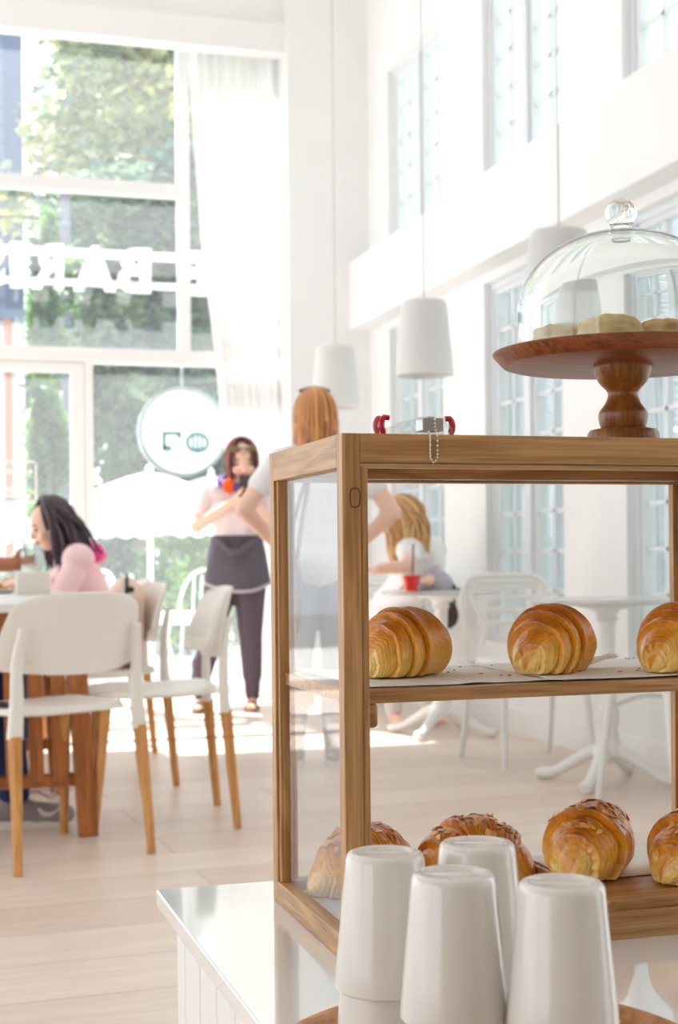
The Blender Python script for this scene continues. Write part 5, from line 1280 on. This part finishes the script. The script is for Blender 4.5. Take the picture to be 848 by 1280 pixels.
arms = [limb(shN, elN, 0.045, 0.037), limb(elN, wrN, 0.037, 0.026), limb(shF, elF, 0.045, 0.037), limb(elF, wrF, 0.037, 0.026)]
thl = [limb(pel+V((0, -0.08, 0)), pel+V((-0.40, -0.10, -0.01)), 0.085, 0.06), limb(pel+V((-0.40, -0.10, -0.01)), pel+V((-0.36, -0.10, -0.46)), 0.058, 0.036), limb(pel+V((0, 0.08, 0)), pel+V((-0.40, 0.10, -0.01)), 0.085, 0.06), limb(pel+V((-0.40, 0.10, -0.01)), pel+V((-0.36, 0.10, -0.46)), 0.058, 0.036)]
AL, AR = pel+V((-0.36, -0.10, -0.46)), pel+V((-0.36, 0.10, -0.46))
hands = hand_caps(wrN, (-0.8, 0.3, 0.1), (0, 0.4, -1), 0.6, 1)+hand_caps(wrF, (-0.8, -0.3, 0.1), (0, -0.4, -1), 0.6, -1)
caps_obj('body', torso+arms+hands+thl+feet(AL, (-1, 0, 0))+feet(AR, (-1, 0, 0)), M_skin, w4, 0.0065, 4, head_ells(hc, Mh, 1.0)); face_parts(hc, Mh, w4)
M_hood = mat('pale_pink_fleece', srgb(250, 214, 218), 0.85, bump=0.15, scale=25)
caps_obj('hoodie', grow(torso[:5], 0.018)+grow(arms, 0.017), M_hood, w4, 0.008, 5)
MB().ell(L_(113, 688, 6.86), (0.085, 0.12, 0.05), R3(0, 0, 0.55)).build('hood', mat('bright_pink_fleece', srgb(246, 130, 172), 0.85), w4)
MB().ell(L_(122, 692, 6.74), (0.028, 0.03, 0.045), R3(0, 0, 0.3)).build('hood_lining', mat('hot_pink_fleece', srgb(248, 84, 168), 0.85), w4)
caps_obj('trousers', grow(thl, 0.012)+grow(torso[:1], 0.012), mat('navy_cotton', srgb(52, 60, 90), 0.8), w4, 0.009, 4)
cl = [srgb(58, 42, 52), srgb(40, 30, 40), srgb(84, 66, 78), srgb(70, 50, 60)]
hs = hair_strands(hc, Mh, 1.04, 0.22, 80, cl, 23, (168, 372), 0.0105, (0.12, 0.0, -1), 0.0, 1.12)
rnd = random.Random(8)
for i in range(60):
    a = hc+V((rnd.uniform(-0.03, 0.07), rnd.uniform(-0.08, 0.08), rnd.uniform(0.03, 0.10))); k_ = rnd.random(); e = L_(lerp(74, 128, k_**1.4), lerp(722, 690, k_)+rnd.uniform(-6, 6), 6.72-0.02*rnd.random())
    m_ = (a+e)/2+V((0.03, -0.035, 0.03))
    hs.tube(bez([a, m_, e], 5), [0.0105*(1-0.06*k) for k in range(11)], 7, col=rnd.choice(cl))
hs.build('hair', M_hair, w4)

# ---------- person in jeans at the table, mostly outside the left edge
base = V((-0.20, 5.0, 0))
w5 = thing('person', 'person in navy jeans and grey trainers, only a knee and foot showing at left', 'person', base)
M_jean = mat('navy_jeans', srgb(30, 46, 96), 0.8)
pel = V((0, 0, 0.55)); hc = V((0.03, 0, 1.22))
torso = [limb(pel+V((0, -0.08, 0)), pel+V((0, 0.08, 0)), 0.105, 0.105), limb(pel, V((-0.01, 0, 0.85)), 0.12, 0.12), limb(V((-0.01, -0.06, 0.92)), V((-0.01, 0.06, 0.92)), 0.11, 0.11), limb(V((0, -0.14, 1.0)), V((0, 0.14, 1.0)), 0.06, 0.06), limb(V((0, 0, 1.0)), V((0.01, 0, 1.13)), 0.06, 0.055), limb(V((0.01, 0, 1.13)), hc, 0.05, 0.05)]
arms = [limb((0, -0.19, 1.0), (0.06, -0.24, 0.80), 0.05, 0.04), limb((0.06, -0.24, 0.80), (0.20, -0.16, 0.81), 0.04, 0.03), limb((0, 0.19, 1.0), (0.06, 0.24, 0.80), 0.05, 0.04), limb((0.06, 0.24, 0.80), (0.20, 0.14, 0.81), 0.04, 0.03)]
thl = [limb(pel+V((0.0, -0.09, 0)), V((0.485, -0.06, 0.54)), 0.09, 0.065), limb(V((0.485, -0.06, 0.54)), V((0.545, -0.03, 0.12)), 0.062, 0.043), limb(pel+V((0.0, 0.09, 0)), V((0.44, 0.17, 0.54)), 0.09, 0.065), limb(V((0.44, 0.17, 0.54)), V((0.42, 0.14, 0.12)), 0.062, 0.043)]
hands = hand_caps((0.20, -0.16, 0.81), (1, 0.3, -0.1), (0, 0, -1), 0.4, -1)+hand_caps((0.20, 0.14, 0.81), (1, -0.3, -0.1), (0, 0, -1), 0.4, 1)
Mh = R3(-PI/2, -0.15, 0)
A1, A2 = V((0.555, -0.03, 0.09)), V((0.43, 0.14, 0.09))
caps_obj('body', torso+arms+hands+thl+feet(A1, (1, -0.1, 0))+feet(A2, (1, -0.05, 0)), M_skin2, w5, 0.007, 4, head_ells(hc, Mh, 1.0)); face_parts(hc, Mh, w5)
caps_obj('jeans', grow(thl, 0.014)+grow(torso[:1], 0.012), M_jean, w5, 0.008, 4)
caps_obj('shirt', grow(torso[:4], 0.014)+[limb((0, -0.19, 1.0), (0.04, -0.225, 0.87), 0.062, 0.06), limb((0, 0.19, 1.0), (0.04, 0.225, 0.87), 0.062, 0.06)], M_apr, w5, 0.009, 4)
hair_strands(hc, Mh, 1.0, 0.02, 60, cl, 31, (130, 410), 0.009).build('hair', M_hair, w5)
M_tr = mat('grey_mesh_trainer', srgb(150, 142, 146), 0.8, bump=0.2, scale=120)
s1 = sneaker(A1, (1, -0.1, 0), w5, M_tr, 0.27); sneaker(A2, (1, -0.05, 0), w5, M_tr, 0.27)
sw = bez([(0.62, -0.082, 0.068), (0.64, -0.085, 0.048), (0.665, -0.086, 0.046), (0.69, -0.084, 0.062), (0.705, -0.080, 0.076)], 6)
MB().tube(sw, [0.0035, 0.005, 0.006, 0.0075, 0.0085, 0.009, 0.009, 0.0088, 0.0085, 0.008, 0.0075, 0.007, 0.0065, 0.006, 0.0055, 0.005, 0.0045, 0.004, 0.0035, 0.003, 0.0025, 0.002, 0.002, 0.0015, 0.001][:len(sw)], 6, flat=1.0).build('side_mark', M_sole, s1)
MB().tube(bez([(0.57, -0.02, 0.13), (0.60, -0.06, 0.118), (0.63, 0.0, 0.108), (0.66, -0.055, 0.096), (0.68, -0.02, 0.09)], 5), 0.004, 6).tube(bez([(0.60, -0.05, 0.12), (0.66, -0.10, 0.13), (0.74, -0.1, 0.127)], 5), 0.0025, 6).build('lace', mat('lilac_laces', srgb(206, 190, 210), 0.7), s1)

# ---------- person reaching for the tumbler, outside the left edge
base = V((-0.40, 6.42, 0))
w6 = thing('person', 'person reaching to the tumbler, only a tanned forearm showing at left', 'person', base)
hc = V((0.06, 0, 1.24)); pel = V((0, 0, 0.55)); tip = PY(12, 706, 6.44)-base
torso = [limb(pel+V((0, -0.08, 0)), pel+V((0, 0.08, 0)), 0.105, 0.105), limb(pel, V((0.0, 0, 0.86)), 0.12, 0.12), limb(V((0.02, -0.06, 0.93)), V((0.02, 0.06, 0.93)), 0.11, 0.11), limb(V((0.03, -0.14, 1.02)), V((0.03, 0.14, 1.02)), 0.06, 0.06), limb(V((0.03, 0, 1.02)), V((0.05, 0, 1.15)), 0.06, 0.055), limb(V((0.05, 0, 1.15)), hc, 0.05, 0.05)]
arms = [limb((0.03, -0.19, 1.02), (0.33, -0.20, 0.90), 0.052, 0.045), limb((0.33, -0.20, 0.90), tip, 0.047, 0.032), limb((0.03, 0.19, 1.02), (0.16, 0.26, 0.81), 0.05, 0.04), limb((0.16, 0.26, 0.81), (0.34, 0.16, 0.80), 0.04, 0.03)]
thl = [limb(pel+V((0, -0.09, 0)), V((0.42, -0.12, 0.54)), 0.09, 0.065), limb(V((0.42, -0.12, 0.54)), V((0.34, -0.12, 0.1)), 0.062, 0.042), limb(pel+V((0, 0.09, 0)), V((0.42, 0.12, 0.54)), 0.09, 0.065), limb(V((0.42, 0.12, 0.54)), V((0.34, 0.12, 0.1)), 0.062, 0.042)]
hands = hand_caps(tip, (0.9, 0.25, 0.05), (0.2, 0.9, 0.2), 0.75, 1, 0.95)+hand_caps((0.34, 0.16, 0.80), (1, -0.3, -0.05), (0, 0, -1), 0.4, 1)
caps_obj('body', torso+arms+hands+thl+feet(V((0.34, -0.12, 0.09)), (1, 0, 0))+feet(V((0.34, 0.12, 0.09)), (1, 0, 0)), M_skin2, w6, 0.0065, 4, head_ells(hc, R3(-PI/2, -0.2, 0), 1.0)); face_parts(hc, R3(-PI/2, -0.2, 0), w6)
caps_obj('shirt', grow(torso[:4], 0.014)+[limb((0.03, -0.19, 1.02), (0.14, -0.195, 0.975), 0.064, 0.062), limb((0.03, 0.19, 1.02), (0.09, 0.225, 0.92), 0.062, 0.06)], M_tee, w6, 0.009, 4)
caps_obj('trousers', grow(thl, 0.013)+grow(torso[:1], 0.012), bpy.data.materials['navy_cotton'], w6, 0.009, 4)
hair_strands(hc, R3(-PI/2, -0.2, 0), 1.0, 0.03, 60, cl, 37, (130, 410), 0.009).build('hair', M_hair, w6)
# ================================================================== LIGHT
sun = bpy.data.lights.new('sun', 'SUN'); sun.energy = 8.0; sun.angle = math.radians(0.6); sun.color = (1.0, 0.98, 0.955)
so = bpy.data.objects.new('sun', sun); COL.objects.link(so); so.location = (0, 14, 12)
so.rotation_euler = Vector((0.24, -1.0, -1.42)).to_track_quat('-Z', 'Y').to_euler()
w = bpy.data.worlds.new('sky'); SC.world = w; w.use_nodes = True
nt = w.node_tree; nt.nodes.clear(); out = nt.nodes.new('ShaderNodeOutputWorld'); bg = nt.nodes.new('ShaderNodeBackground')
bg.inputs[0].default_value = (0.91, 0.955, 1.0, 1); bg.inputs[1].default_value = 1.25
nt.links.new(bg.outputs[0], out.inputs[0])
SC.view_settings.view_transform = 'Standard'; SC.view_settings.look = 'None'; SC.view_settings.exposure = 0.92; SC.view_settings.gamma = 1.0
SC.view_settings.use_curve_mapping = False
SC.cycles.use_denoising = True
SC.cycles.max_bounces = 14; SC.cycles.diffuse_bounces = 8; SC.cycles.glossy_bounces = 6; SC.cycles.transmission_bounces = 12; SC.cycles.transparent_max_bounces = 24
SC.cycles.sample_clamp_indirect = 8
